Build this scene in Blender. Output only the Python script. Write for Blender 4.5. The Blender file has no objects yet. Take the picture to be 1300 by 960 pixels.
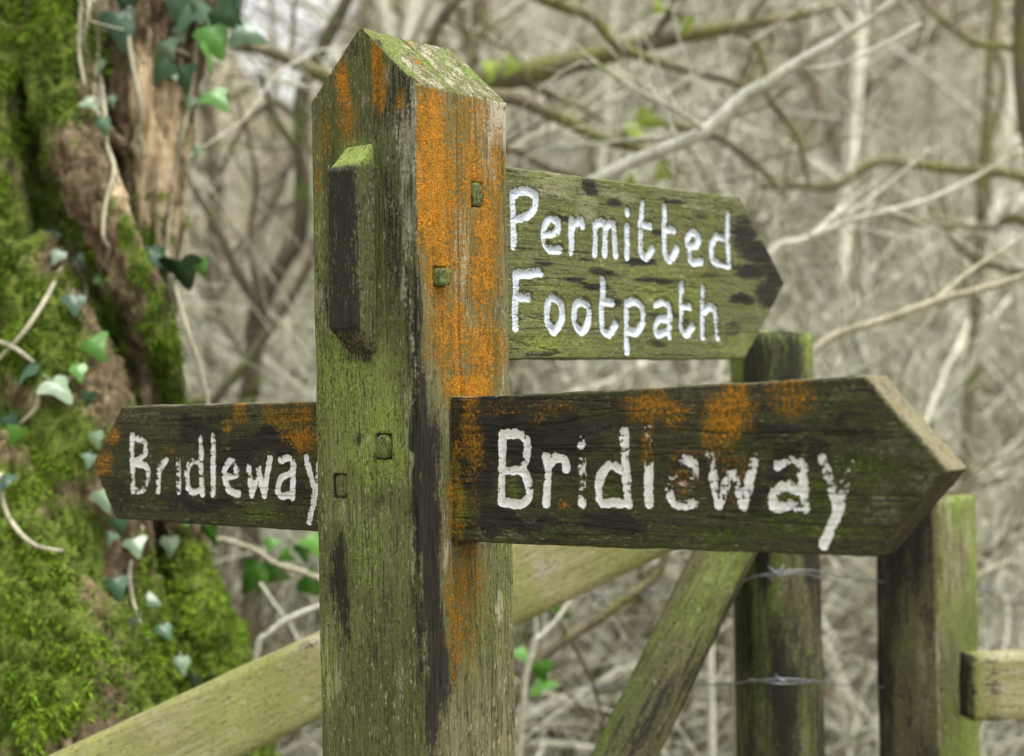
import bpy, math, random
import numpy as np
from mathutils import Vector, Matrix
from mathutils.bvhtree import BVHTree

random.seed(7)
RNG = np.random.default_rng(7)
scene = bpy.context.scene
COL = scene.collection

# ------------------------------------------------------------------ camera
CAM_H = 1.45
FPX = 2000.0                      # focal length in photo pixels (photo 1300 x 960)
PITCH, ROLL = math.radians(0.5), -0.0168
cam_d = bpy.data.cameras.new('camera')
cam = bpy.data.objects.new('camera', cam_d)
COL.objects.link(cam)
cam_d.sensor_width = 36.0
cam_d.lens = 36.0 * FPX / 1300.0
cam_d.clip_start, cam_d.clip_end = 0.05, 500.0
_c, _s = math.cos(PITCH), math.sin(PITCH)
_r, _u, FWD = np.array([1, 0, 0.]), np.array([0, -_s, _c]), np.array([0, _c, _s])
RGT = math.cos(ROLL) * _r + math.sin(ROLL) * _u
UP = -math.sin(ROLL) * _r + math.cos(ROLL) * _u
EYE = np.array([0, 0, CAM_H])
m = Matrix.Identity(4)
for i in range(3):
    m[i][0], m[i][1], m[i][2], m[i][3] = RGT[i], UP[i], -FWD[i], EYE[i]
cam.matrix_world = m
cam_d.dof.use_dof = True
cam_d.dof.focus_distance = 1.66
cam_d.dof.aperture_fstop = 3.7
scene.camera = cam

# ------------------------------------------------------------------ world, sun, exposure
SUN_EL, SUN_ROT = math.radians(70), math.radians(128)
world = bpy.data.worlds.new('World')
scene.world = world
world.use_nodes = True
wn, wl = world.node_tree.nodes, world.node_tree.links
bg = wn['Background']
sky = wn.new('ShaderNodeTexSky')
sky.sky_type = 'NISHITA'
sky.sun_disc = False
sky.sun_elevation, sky.sun_rotation = SUN_EL, SUN_ROT
sky.air_density, sky.dust_density = 1.0, 7.0
hs = wn.new('ShaderNodeHueSaturation')
hs.inputs['Saturation'].default_value = 0.08      # overcast: grey-white cloud light
wl.new(sky.outputs[0], hs.inputs['Color'])
cl = wn.new('ShaderNodeMix')                      # even white cloud cover laid over the clear-sky colours
cl.data_type = 'RGBA'
cl.inputs[0].default_value = 0.4
cl.inputs[7].default_value = (5.2, 5.25, 5.3, 1)
wl.new(hs.outputs[0], cl.inputs[6])
wl.new(cl.outputs[2], bg.inputs['Color'])
bg.inputs['Strength'].default_value = 0.15
sun_d = bpy.data.lights.new('sun', 'SUN')
sun_d.energy = 1.5
sun_d.angle = math.radians(24)
sun_d.color = (1.0, 0.96, 0.9)
sun = bpy.data.objects.new('sun', sun_d)
COL.objects.link(sun)
sd = Vector((math.sin(SUN_ROT) * math.cos(SUN_EL), math.cos(SUN_ROT) * math.cos(SUN_EL), math.sin(SUN_EL)))
sun.rotation_euler = sd.to_track_quat('Z', 'Y').to_euler()
vs = scene.view_settings
vs.view_transform, vs.look, vs.gamma, vs.use_curve_mapping = 'Standard', 'None', 1.0, False
vs.exposure = 1.25

# ------------------------------------------------------------------ helpers: rays
def ray(px, py):
    return RGT * ((px - 650) / FPX) + UP * ((480 - py) / FPX) + FWD
def P(px, py, Z):
    return EYE + ray(px, py) * Z
def hit(px, py, P0, n):
    d = ray(px, py)
    return EYE + d * (((P0 - EYE) @ n) / (d @ n))

# ------------------------------------------------------------------ helpers: noise in numpy
def _hash(i, j, k, seed):
    with np.errstate(over='ignore'):
        h = (i.astype(np.uint32) * np.uint32(374761393) + j.astype(np.uint32) * np.uint32(668265263)
             + k.astype(np.uint32) * np.uint32(2147483647) + np.uint32((seed * 1274126177) & 0xffffffff))
        h = (h ^ (h >> np.uint32(13))) * np.uint32(1274126177)
        h = h ^ (h >> np.uint32(16))
        h = h * np.uint32(2246822519)
        h = h ^ (h >> np.uint32(15))
    return h.astype(np.float64) / 4294967295.0
def vnoise(p, seed=0):
    f = np.floor(p); i = f.astype(np.int64); t = p - f
    t = t * t * t * (t * (t * 6 - 15) + 10)
    out = 0
    for dx in (0, 1):
        wx = t[:, 0] if dx else 1 - t[:, 0]
        for dy in (0, 1):
            wy = t[:, 1] if dy else 1 - t[:, 1]
            for dz in (0, 1):
                wz = t[:, 2] if dz else 1 - t[:, 2]
                out = out + wx * wy * wz * _hash(i[:, 0] + dx, i[:, 1] + dy, i[:, 2] + dz, seed)
    return out
def fbm(p, scale, octaves=4, seed=0, rough=0.5):
    p = np.asarray(p, float) * np.asarray(scale, float)
    a, tot, out = 1.0, 0.0, 0.0
    for o in range(octaves):
        out = out + a * vnoise(p * 2 ** o + 17.3 * o, seed + o * 31)
        tot += a; a *= rough
    return out / tot
def sstep(a, b, x):
    t = np.clip((x - a) / (b - a), 0, 1)
    return t * t * (3 - 2 * t)
def seg_dist(X, Z, poly):
    """distance to a polyline and the position along it (0..n-1)"""
    best = np.full(X.shape, 1e9); par = np.zeros(X.shape)
    for k in range(len(poly) - 1):
        ax, az = poly[k]; bx, bz = poly[k + 1]
        dx, dz = bx - ax, bz - az
        L = dx * dx + dz * dz + 1e-12
        t = np.clip(((X - ax) * dx + (Z - az) * dz) / L, 0, 1)
        d = np.hypot(X - ax - t * dx, Z - az - t * dz)
        w = d < best
        best[w] = d[w]; par[w] = k + t[w]
    return best, par

# ------------------------------------------------------------------ helpers: objects
def tag(o, label=None, cat=None, group=None, kind=None):
    if label: o['label'] = label
    if cat: o['category'] = cat
    if group: o['group'] = group
    if kind: o['kind'] = kind
    return o
def empty(name, loc, rz=0.0):
    o = bpy.data.objects.new(name, None)
    o.empty_display_size = 0.1
    COL.objects.link(o)
    o.location = loc
    o.rotation_euler = (0, 0, rz)
    return o
def link_mesh(name, verts, faces, mat, parent=None, attrs=None, smooth=True, local=None):
    me = bpy.data.meshes.new(name)
    me.from_pydata(verts.tolist() if hasattr(verts, 'tolist') else verts, [],
                   faces.tolist() if hasattr(faces, 'tolist') else faces)
    if attrs:
        for k, v in attrs.items():
            at = me.attributes.new(k, 'FLOAT', 'POINT')
            at.data.foreach_set('value', np.asarray(v, np.float32))
    me.materials.append(mat)
    if smooth:
        me.polygons.foreach_set('use_smooth', [True] * len(me.polygons))
    me.update()
    o = bpy.data.objects.new(name, me)
    COL.objects.link(o)
    if parent is not None:
        o.parent = parent
    if local is not None:
        o.matrix_local = local
    return o
def copy_tree(o, parent=None):
    c = o.copy(); COL.objects.link(c)
    if parent is not None:
        mb = o.matrix_parent_inverse.copy()
        c.parent = parent
        c.matrix_parent_inverse = mb
    for ch in o.children:
        copy_tree(ch, c)
    return c

class Tubes:
    def __init__(self):
        self.v, self.f, self.tint = [], [], []
    def tube(self, pts, radii, sides=6, tint=0.5, smooth=0, cap=True):
        pts = [np.asarray(p, float) for p in pts]
        radii = list(radii) if hasattr(radii, '__len__') else [radii] * len(pts)
        if len(radii) == 2 and len(pts) > 2:
            n = len(pts)
            radii = [radii[0] + (radii[1] - radii[0]) * k / (n - 1) for k in range(n)]
        if smooth:
            q, rr = [], []
            n = len(pts)
            for k in range(n - 1):
                p0, p1, p2, p3 = pts[max(k - 1, 0)], pts[k], pts[k + 1], pts[min(k + 2, n - 1)]
                for s in range(smooth):
                    t = s / smooth
                    q.append(0.5 * (2 * p1 + (p2 - p0) * t + (2 * p0 - 5 * p1 + 4 * p2 - p3) * t * t
                                    + (3 * p1 - p0 - 3 * p2 + p3) * t ** 3))
                    rr.append(radii[k] + (radii[k + 1] - radii[k]) * t)
            q.append(pts[-1]); rr.append(radii[-1])
            pts, radii = q, rr
        n = len(pts); base = len(self.v)
        ref = np.array([0.31, 0.2, 0.93])
        for k in range(n):
            t = pts[min(k + 1, n - 1)] - pts[max(k - 1, 0)]
            t = t / (np.linalg.norm(t) + 1e-9)
            s = np.cross(t, ref)
            if np.linalg.norm(s) < 0.15:
                s = np.cross(t, np.array([1., 0, 0]))
            s /= np.linalg.norm(s) + 1e-9
            w = np.cross(s, t)
            for j in range(sides):
                a = 2 * math.pi * j / sides
                self.v.append(pts[k] + radii[k] * (math.cos(a) * s + math.sin(a) * w))
                self.tint.append(tint)
        for k in range(n - 1):
            for j in range(sides):
                a, b = base + k * sides + j, base + k * sides + (j + 1) % sides
                self.f.append((a, b, b + sides, a + sides))
        if cap:
            self.f.append(tuple(base + j for j in range(sides))[::-1])
            self.f.append(tuple(base + (n - 1) * sides + j for j in range(sides)))
    def build(self, name, mat, parent=None, origin=None):
        v = np.array(self.v)
        if origin is not None:
            v = v - np.asarray(origin)
        return link_mesh(name, v, self.f, mat, parent, {'tint': self.tint})

# ------------------------------------------------------------------ helpers: materials
class NT:
    def __init__(self, name):
        self.m = bpy.data.materials.new(name)
        self.m.use_nodes = True
        self.t = self.m.node_tree
        self.n, self.l = self.t.nodes, self.t.links
        self.bsdf = self.n['Principled BSDF']
        self.tc = self.n.new('ShaderNodeTexCoord')
    def new(self, kind, **kw):
        x = self.n.new(kind)
        for k, v in kw.items(): setattr(x, k, v)
        return x
    def put(self, sock, v):
        if isinstance(v, bpy.types.NodeSocket): self.l.new(v, sock)
        elif isinstance(v, tuple) and len(v) == 3 and sock.type == 'RGBA': sock.default_value = (*v, 1)
        else: sock.default_value = v
    def coord(self, scale=(1, 1, 1), loc=(0, 0, 0), src='Object'):
        mp = self.new('ShaderNodeMapping')
        self.l.new(self.tc.outputs[src], mp.inputs['Vector'])
        mp.inputs['Scale'].default_value = scale
        mp.inputs['Location'].default_value = loc
        return mp.outputs[0]
    def noise(self, vec, scale, detail=4, rough=0.55, dist=0.0):
        x = self.new('ShaderNodeTexNoise')
        self.l.new(vec, x.inputs['Vector'])
        x.inputs['Scale'].default_value = scale
        x.inputs['Detail'].default_value = detail
        x.inputs['Roughness'].default_value = rough
        x.inputs['Distortion'].default_value = dist
        return x.outputs['Fac']
    def attr(self, name):
        return self.new('ShaderNodeAttribute', attribute_name=name).outputs['Fac']
    def math(self, op, a, b=0.0, c=0.0):
        x = self.new('ShaderNodeMath', operation=op)
        self.put(x.inputs[0], a); self.put(x.inputs[1], b)
        if op in ('MULTIPLY_ADD',): self.put(x.inputs[2], c)
        return x.outputs[0]
    def mix(self, fac, a, b, blend='MIX'):
        x = self.new('ShaderNodeMix', data_type='RGBA', blend_type=blend)
        self.put(x.inputs[0], fac); self.put(x.inputs[6], a); self.put(x.inputs[7], b)
        return x.outputs[2]
    def step(self, v, lo, hi):
        x = self.new('ShaderNodeMapRange', interpolation_type='SMOOTHSTEP')
        self.put(x.inputs[0], v)
        x.inputs[1].default_value, x.inputs[2].default_value = lo, hi
        return x.outputs[0]
    def ramp(self, v, stops):
        x = self.new('ShaderNodeValToRGB')
        self.put(x.inputs[0], v)
        e = x.color_ramp.elements
        while len(e) < len(stops): e.new(0.5)
        for k, (p, c) in enumerate(stops):
            e[k].position = p; e[k].color = (*c, 1)
        return x.outputs[0]
    def bump(self, h, strength, dist, prev=None):
        x = self.new('ShaderNodeBump')
        self.put(x.inputs['Height'], h)
        x.inputs['Strength'].default_value = strength
        x.inputs['Distance'].default_value = dist
        if prev is not None: self.l.new(prev, x.inputs['Normal'])
        return x.outputs[0]
    def done(self, color, rough=0.85, normal=None, spec=0.3):
        self.put(self.bsdf.inputs['Base Color'], color)
        self.put(self.bsdf.inputs['Roughness'], rough)
        self.bsdf.inputs['Specular IOR Level'].default_value = spec
        if normal is not None: self.l.new(normal, self.bsdf.inputs['Normal'])
        return self.m

def wood_material(name, grain_axis, base=((0.030, 0.026, 0.016), (0.085, 0.078, 0.045), (0.19, 0.17, 0.105)),
                  moss=((0.024, 0.038, 0.006), (0.205, 0.270, 0.055)), paint=(0.60, 0.605, 0.585), off=0.0, pale=((0.22, 0.195, 0.135), (0.44, 0.41, 0.315))):
    """old oak with moss, orange lichen, black rot, bare pale fibre and worn paint, laid out by the mesh's own masks"""
    t = NT(name)
    al = 0.055
    st = (1, 1, al) if grain_axis == 'Z' else (al, 1, 1)
    gv = t.coord(st, (off, off, off)); iv = t.coord((1, 1, 1), (off, off, off))
    g1 = t.noise(gv, 430, 5, 0.65, 0.3)
    g2 = t.noise(gv, 95, 5, 0.6, 0.6)
    nf = t.noise(iv, 900, 3, 0.6)
    nm = t.noise(iv, 240, 5, 0.62)
    nb = t.noise(iv, 60, 4, 0.6)
    vo = t.new('ShaderNodeTexVoronoi'); t.l.new(iv, vo.inputs['Vector']); vo.inputs['Scale'].default_value = 620
    cell = vo.outputs['Distance']
    gsum = t.math('ADD', t.math('MULTIPLY', g1, 0.55), t.math('MULTIPLY', g2, 0.45))
    c = t.ramp(gsum, [(0.33, base[0]), (0.50, base[1]), (0.66, base[2])])
    # pale weathered fibre
    gpale = t.math('ADD', t.attr('pale'), t.math('MULTIPLY_ADD', t.math('ADD', t.math('MULTIPLY', g1, .5), t.math('MULTIPLY', g2, .6)), 2.5, -1.37))
    fp = t.step(gpale, 0.36, 0.62)
    pc = t.ramp(t.math('ADD', t.math('MULTIPLY', g1, .6), t.math('MULTIPLY', nm, .4)), [(0.36, pale[0]), (0.64, pale[1])])
    c = t.mix(fp, c, pc)
    # moss / algae film
    gm = t.math('ADD', t.attr('moss'), t.math('MULTIPLY_ADD', t.math('ADD', t.math('MULTIPLY', nm, .6), t.math('MULTIPLY', g1, .5)), 1.5, -0.83))
    fm = t.step(gm, 0.30, 0.80)
    nmix = t.math('ADD', t.math('ADD', t.math('MULTIPLY', nf, .85), t.math('MULTIPLY', g1, .55)), t.math('ADD', t.math('MULTIPLY_ADD', nm, .70, -.70), t.math('MULTIPLY_ADD', t.attr('bright'), 0.34, -.02)))
    mc = t.ramp(nmix, [(0.36, moss[0]), (0.50, tuple((a + b) / 2 * 0.95 for a, b in zip(*moss))), (0.72, moss[1])])
    c = t.mix(t.math('MULTIPLY', fm, 0.93), c, mc)
    # flecks: short pale fibres and dark pits everywhere
    fl = t.noise(t.coord((1, 1, 0.22) if grain_axis == 'Z' else (0.22, 1, 1), (off + 9, off, off)), 520, 2, 0.5)
    fl2 = t.noise(t.coord((1, 1, 0.30) if grain_axis == 'Z' else (0.30, 1, 1), (off, off + 5, off)), 330, 3, 0.6)
    gate = t.step(nb, 0.40, 0.58)
    c = t.mix(t.math('MULTIPLY', t.math('MULTIPLY', t.step(fl, 0.60, 0.70), gate), 0.85), c, pc)
    c = t.mix(t.math('MULTIPLY', t.step(fl2, 0.56, 0.66), 0.80), c, tuple(x * 0.8 for x in base[0]))
    # dark rot
    gd = t.math('ADD', t.attr('dark'), t.math('MULTIPLY_ADD', t.math('ADD', t.math('ADD', t.math('MULTIPLY', g2, .5), t.math('MULTIPLY', g1, .85)), t.math('MULTIPLY', nm, .45)), 2.3, -2.07))
    fd = t.step(gd, 0.30, 0.64)
    dc = t.ramp(g1, [(0.35, (0.005, 0.0045, 0.0045)), (0.68, (0.026, 0.023, 0.020))])
    c = t.mix(t.math('MULTIPLY', fd, 0.94), c, dc)
    # orange lichen crust
    go = t.math('ADD', t.attr('orange'), t.math('MULTIPLY_ADD', t.math('ADD', t.math('ADD', t.math('MULTIPLY', nm, .8), t.math('MULTIPLY', g2, .45)), t.math('MULTIPLY', nf, .35)), 2.6, -2.08))
    og = t.step(t.attr('orange'), 0.10, 0.34)
    fo = t.math('MULTIPLY', t.step(go, 0.34, 0.80), og)
    c = t.mix(t.math('MULTIPLY', t.math('MULTIPLY', t.step(go, 0.05, 0.55), t.step(t.attr('orange'), 0.12, 0.5)), 0.60), c, t.ramp(nm, [(0.38, (0.12, 0.075, 0.010)), (0.62, (0.24, 0.150, 0.018))]))
    oc = t.ramp(t.math('ADD', t.math('MULTIPLY', nf, .65), t.math('MULTIPLY', cell, .5)), [(0.34, (0.11, 0.034, 0.003)), (0.52, (0.29, 0.098, 0.005)), (0.70, (0.50, 0.215, 0.018))])
    oc = t.mix(t.step(nb, 0.42, 0.64), t.mix(0.5, oc, (0.20, 0.12, 0.012)), oc)
    c = t.mix(t.math('MULTIPLY', fo, 0.93), c, oc)
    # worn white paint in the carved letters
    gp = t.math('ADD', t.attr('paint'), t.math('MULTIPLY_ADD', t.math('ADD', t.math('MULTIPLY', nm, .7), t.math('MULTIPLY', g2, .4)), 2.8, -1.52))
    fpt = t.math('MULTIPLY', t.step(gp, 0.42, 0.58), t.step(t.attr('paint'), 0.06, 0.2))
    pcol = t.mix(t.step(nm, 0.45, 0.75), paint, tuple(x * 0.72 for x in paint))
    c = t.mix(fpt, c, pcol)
    # relief
    h = t.math('ADD', t.math('MULTIPLY', g1, 0.6), t.math('MULTIPLY', g2, 0.5))
    h = t.math('SUBTRACT', h, t.math('MULTIPLY', fpt, 0.15))
    b = t.bump(h, 0.85, 0.0012)
    h2 = t.math('ADD', t.math('MULTIPLY', t.math('MULTIPLY', fo, t.math('ADD', nf, t.math('SUBTRACT', 0.9, cell))), 0.8),
                t.math('MULTIPLY', t.math('MULTIPLY', fm, nf), 0.7))
    b = t.bump(h2, 0.9, 0.0014, b)
    rough = t.math('MULTIPLY_ADD', fpt, -0.25, 0.88)
    return t.done(c, rough, b, 0.12)

M = {}
M['post'] = wood_material('weathered_post_wood', 'Z', base=((0.035, 0.033, 0.018), (0.115, 0.110, 0.052), (0.23, 0.21, 0.115)))
M['board'] = wood_material('dark_board_wood', 'X', base=((0.016, 0.014, 0.009), (0.050, 0.043, 0.023), (0.17, 0.145, 0.085)),
                           moss=((0.018, 0.028, 0.004), (0.125, 0.165, 0.022)), off=3.1, pale=((0.10, 0.085, 0.048), (0.30, 0.265, 0.17)))
M['green_board'] = wood_material('mossy_board_wood', 'X', base=((0.05, 0.045, 0.028), (0.15, 0.135, 0.08), (0.28, 0.25, 0.17)),
                                 moss=((0.045, 0.064, 0.010), (0.25, 0.29, 0.062)), paint=(0.53, 0.585, 0.64), off=7.7)
M['fence'] = wood_material('mossy_fence_wood', 'Z', base=((0.04, 0.036, 0.02), (0.12, 0.105, 0.055), (0.25, 0.22, 0.13)), off=1.7)
M['rail'] = wood_material('green_rail_wood', 'X', base=((0.10, 0.09, 0.045), (0.25, 0.23, 0.11), (0.40, 0.37, 0.22)),
                          moss=((0.095, 0.110, 0.028), (0.25, 0.265, 0.085)), off=5.7)

def bark_material(name, dark, light, moss_amt, moss=((0.03, 0.05, 0.008), (0.13, 0.18, 0.02)), scale=14, stretch=0.25):
    t = NT(name)
    iv = t.coord(); sv = t.coord((1, 1, stretch))
    n1 = t.noise(sv, scale, 6, 0.62, 0.4); n2 = t.noise(iv, scale * 0.35, 4, 0.6); n3 = t.noise(iv, scale * 6, 4, 0.6)
    tint = t.attr('tint')
    c = t.ramp(t.math('ADD', t.math('MULTIPLY', n1, .6), t.math('MULTIPLY', n3, .4)), [(0.34, dark), (0.68, light)])
    c = t.mix(0.9, c, t.math('MULTIPLY_ADD', tint, 0.9, 0.55), 'MULTIPLY')
    if moss_amt > 0:
        f = t.step(t.math('ADD', n2, t.math('MULTIPLY', n3, 0.3)), 0.98 - moss_amt, 1.12 - moss_amt)
        c = t.mix(f, c, t.ramp(n3, [(0.35, moss[0]), (0.7, moss[1])]))
    return t.done(c, 0.9, t.bump(t.math('ADD', n1, t.math('MULTIPLY', n3, .5)), 0.6, 0.01), 0.2)
M['pale_stem'] = bark_material('pale_twig_bark', (0.24, 0.235, 0.17), (0.71, 0.70, 0.58), 0.28, moss=((0.08, 0.09, 0.03), (0.24, 0.25, 0.10)), scale=20)
M['brown_stem'] = bark_material('brown_twig_bark', (0.075, 0.060, 0.038), (0.26, 0.22, 0.145), 0.30, scale=20)
M['mossy_limb'] = bark_material('mossy_limb_bark', (0.050, 0.043, 0.028), (0.19, 0.165, 0.105), 0.38, moss=((0.045, 0.052, 0.014), (0.22, 0.22, 0.07)), scale=22)
M['tan_stem'] = bark_material('tan_branch_bark', (0.14, 0.128, 0.080), (0.46, 0.43, 0.31), 0.18, moss=((0.10, 0.11, 0.04), (0.26, 0.26, 0.12)), scale=30)

M['dark_stem'] = bark_material('dark_branch_bark', (0.030, 0.025, 0.016), (0.135, 0.112, 0.072), 0.30, scale=22)

def wire_material():
    t = NT('galvanised_wire')
    n = t.noise(t.coord(), 300, 3)
    c = t.ramp(n, [(0.3, (0.10, 0.105, 0.11)), (0.7, (0.24, 0.25, 0.27))])
    t.bsdf.inputs['Metallic'].default_value = 0.6
    return t.done(c, 0.45)
M['wire'] = wire_material()

def leaf_material(name, c0, c1, rough=0.35, spec=0.6):
    t = NT(name)
    n = t.noise(t.coord(), 60, 3)
    tint = t.attr('tint')
    c = t.ramp(t.math('ADD', t.math('MULTIPLY', n, 0.4), t.math('MULTIPLY', tint, 0.6)), [(0.2, c0), (0.8, c1)])
    t.bsdf.inputs['Transmission Weight'].default_value = 0.0
    return t.done(c, rough, t.bump(n, 0.3, 0.002), spec)
M['ivy'] = leaf_material('ivy_leaf', (0.008, 0.032, 0.012), (0.040, 0.105, 0.040), 0.38, 0.5)
M['ivy_sky_sheen'] = leaf_material('sky_sheen_ivy_leaf', (0.028, 0.070, 0.030), (0.17, 0.235, 0.135), 0.40, 0.55)  # sky reflection on glossy leaves put into the leaf colour
M['ivy_bright'] = leaf_material('fresh_ivy_leaf', (0.025, 0.095, 0.010), (0.085, 0.22, 0.022), 0.4, 0.5)
M['bud'] = leaf_material('spring_leaf', (0.16, 0.24, 0.03), (0.34, 0.42, 0.09), 0.5, 0.3)
def moss_material():
    t = NT('moss_fronds')
    tint = t.attr('tint')
    n = t.noise(t.coord(), 9, 3)
    c = t.ramp(t.math('ADD', t.math('MULTIPLY', tint, 0.75), t.math('MULTIPLY', n, 0.25)),
               [(0.05, (0.018, 0.026, 0.006)), (0.25, (0.040, 0.062, 0.008)), (0.50, (0.070, 0.128, 0.009)), (0.9, (0.21, 0.33, 0.024))])
    return t.done(c, 0.9, None, 0.15)
M['moss'] = moss_material()

# ------------------------------------------------------------------ the signpost
TH = math.radians(39.0)
AX = np.array([math.sin(TH), math.cos(TH), 0])       # along the orange face, away from the camera
BX = np.array([-math.cos(TH), math.sin(TH), 0])      # along the green face, away from the camera
C0 = np.array([-0.0918, 1.575, CAM_H])               # near edge of the post at eye height
WA, WB = 0.144, 0.150
EAVE, RIDGE = CAM_H + 0.3100, CAM_H + 0.3800
ROOT = C0 + AX * WA / 2 + BX * WB / 2; ROOT[2] = 0
signpost = empty('signpost', ROOT, math.atan2(AX[1], AX[0]))
tag(signpost, 'weathered wooden post with gabled top and three pointed arms lettered Bridleway and Permitted Footpath', 'signpost')
L_POST = Matrix.Translation((-WA / 2, -WB / 2, 0))

class Face:
    """a flat face: turns a spot of the photograph into metres on the face"""
    def __init__(s, P0, du, n):
        s.P0, s.du, s.n = P0, du, n
    def uv(s, px, py):
        q = hit(px, py, s.P0, s.n)
        return np.array([(q - s.P0) @ s.du, q[2]])
    def blobs(s, U, V, lst, warp=0.0, seed=3):
        out = np.zeros(U.shape)
        if warp:
            p = np.stack([U, V, 0 * U], 1)
            U = U + warp * (fbm(p, 60, 3, seed) - .5); V = V + warp * 1.5 * (fbm(p, 40, 3, seed + 9) - .5)
        for (px, py, rx, ry, st) in lst:
            c = s.uv(px, py)
            ru = abs(s.uv(px + rx, py)[0] - c[0]) + 1e-6
            rv = abs(s.uv(px, py + ry)[1] - c[1]) + 1e-6
            d2 = ((U - c[0]) / ru) ** 2 + ((V - c[1]) / rv) ** 2
            out = np.maximum(out, st * np.exp(-0.7 * d2 ** 1.3))
        return out
F_RIGHT = Face(C0, AX, BX)
F_LEFT = Face(C0, BX, AX)

T_BR = 0.0455
PEGS_R = [(606, 247, 0.016, 0.024, 0.001), (558, 352, 0.016, 0.018, 0.009)]
PEGS_L = [(487, 567, 0.019, 0.024, 0.003), (432, 617, 0.016, 0.023, -0.001)]

def make_post():
    pts, nrm, kind = [], [], []          # perimeter in (x along AX, y along BX)
    def side(p0, p1, n, step, k):
        L = math.hypot(p1[0] - p0[0], p1[1] - p0[1]); c = max(2, int(L / step))
        for i in range(c):
            t = i / c
            pts.append((p0[0] + (p1[0] - p0[0]) * t, p0[1] + (p1[1] - p0[1]) * t)); nrm.append(n); kind.append(k)
    def arc(cx, cy, r, a0, a1, k, n=5):
        for i in range(n):
            a = a0 + (a1 - a0) * i / n
            pts.append((cx + r * math.cos(a), cy + r * math.sin(a))); nrm.append((math.cos(a), math.sin(a))); kind.append(k)
    r = 0.0045; rs = 0.003; pi = math.pi
    side((0, WB - rs), (0, r), (-1, 0), 0.0012, 0)
    arc(r, r, r, pi, 1.5 * pi, 2)
    side((r, 0), (WA - rs, 0), (0, -1), 0.0012, 1)
    arc(WA - rs, rs, rs, 1.5 * pi, 2 * pi, 1)
    side((WA, rs), (WA, WB - rs), (1, 0), 0.005, 3)
    arc(WA - rs, WB - rs, rs, 0, 0.5 * pi, 3)
    side((WA - rs, WB), (rs, WB), (0, 1), 0.005, 3)
    arc(rs, WB - rs, rs, 0.5 * pi, pi, 0)
    pts, nrm, kind = np.array(pts), np.array(nrm), np.array(kind)
    n = len(pts)
    slope = (RIDGE - EAVE) / (WB / 2)
    top = EAVE + slope * (WB / 2 - np.abs(pts[:, 1] - WB / 2)) - 0.0012
    ts = np.concatenate([np.linspace(-0.3, 0.95, 14)[:-1], np.linspace(0.95, EAVE, 600)])
    rows = len(ts)
    X = np.tile(pts[:, 0], rows); Y = np.tile(pts[:, 1], rows)
    NX = np.tile(nrm[:, 0], rows); NY = np.tile(nrm[:, 1], rows); K = np.tile(kind, rows)
    tt = np.repeat(ts, n); tp = np.tile(top, rows)
    Z = np.where(tt > 1.55, 1.55 + (tt - 1.55) / (EAVE - 1.55) * (tp - 1.55), tt)
    q = np.stack([X, Y, Z], 1)
    # relief
    g = fbm(q, (260, 260, 9), 4, 5, .6) - .5
    lump = fbm(q, (26, 26, 9), 3, 15) - .5
    rid = np.abs(fbm(q, (75, 75, 2.2), 3, 41) - .5)
    d = 0.0011 * g + 0.0034 * lump - 0.0020 * np.exp(-(rid / 0.010) ** 2)
    crk_x = 0.062 + 0.004 * (fbm(q, (0, 0, 14), 3, 77) - .5)
    right = (NY < -.9)
    d = d - np.where(right & (Z > 1.42), 0.0035 * np.exp(-((X - crk_x) / 0.0011) ** 2), 0)
    corner = np.exp(-((X + Y) / 0.010) ** 2)
    d = d - corner * 0.0035 * fbm(q, (60, 60, 26), 3, 99) * 1.2
    hot = np.zeros(len(q))
    peg_dark = np.zeros(len(q))
    for face, lst, sel, U in ((F_RIGHT, PEGS_R, right, X), (F_LEFT, PEGS_L, NX < -.9, Y)):
        for (px, py, w, h, _) in lst:
            c = face.uv(px, py)
            e = np.maximum(np.abs(U - c[0]) - w / 2, np.abs(Z - c[1]) - h / 2)
            ring = np.where(sel & (e < 0.004), np.exp(-(e / 0.0018) ** 2), 0)
            d = d - np.where(sel & (e < 0.0008), 0.004, 0) - ring * 0.0012
            peg_dark = np.maximum(peg_dark, ring * 0.9)
    X2, Y2 = X + NX * d, Y + NY * d
    A = {}
    U = np.where(K == 0, Y, X)
    # --- masks on the orange face
    isr = (K == 1) | ((K == 2) & (Y < X)); isl = (K == 0) | ((K == 2) & ~(Y < X))
    Rm = lambda lst, w=0.012, s=3: np.where(isr, F_RIGHT.blobs(X, Z, lst, w, s), 0)
    Lm = lambda lst, w=0.012, s=5: np.where(isl, F_LEFT.blobs(Y, Z, lst, w, s), 0)
    orange = Rm([(548, 170, 22, 70, .85), (552, 250, 26, 90, 1.0), (560, 330, 22, 60, .8), (600, 220, 16, 60, .72), (625, 250, 14, 70, .62),
                 (572, 420, 30, 70, .72), (612, 350, 24, 50, .80), (618, 300, 20, 50, .8), (612, 440, 28, 45, .78), (596, 490, 34, 26, .95),
                 (632, 215, 10, 60, .72), (598, 150, 30, 40, .55), (582, 560, 10, 60, .55), (575, 640, 7, 60, .62), (576, 770, 10, 90, .62),
                 (598, 740, 22, 60, .50), (592, 800, 24, 60, .42), (585, 250, 50, 260, .40)])
    orange = np.maximum(orange, Lm([(435, 115, 9, 36, .85), (440, 150, 14, 36, .55), (478, 90, 9, 40, .75), (484, 120, 7, 24, .6), (412, 175, 10, 40, .42), (405, 230, 8, 30, .38), (506, 130, 6, 16, .45)]))
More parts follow.
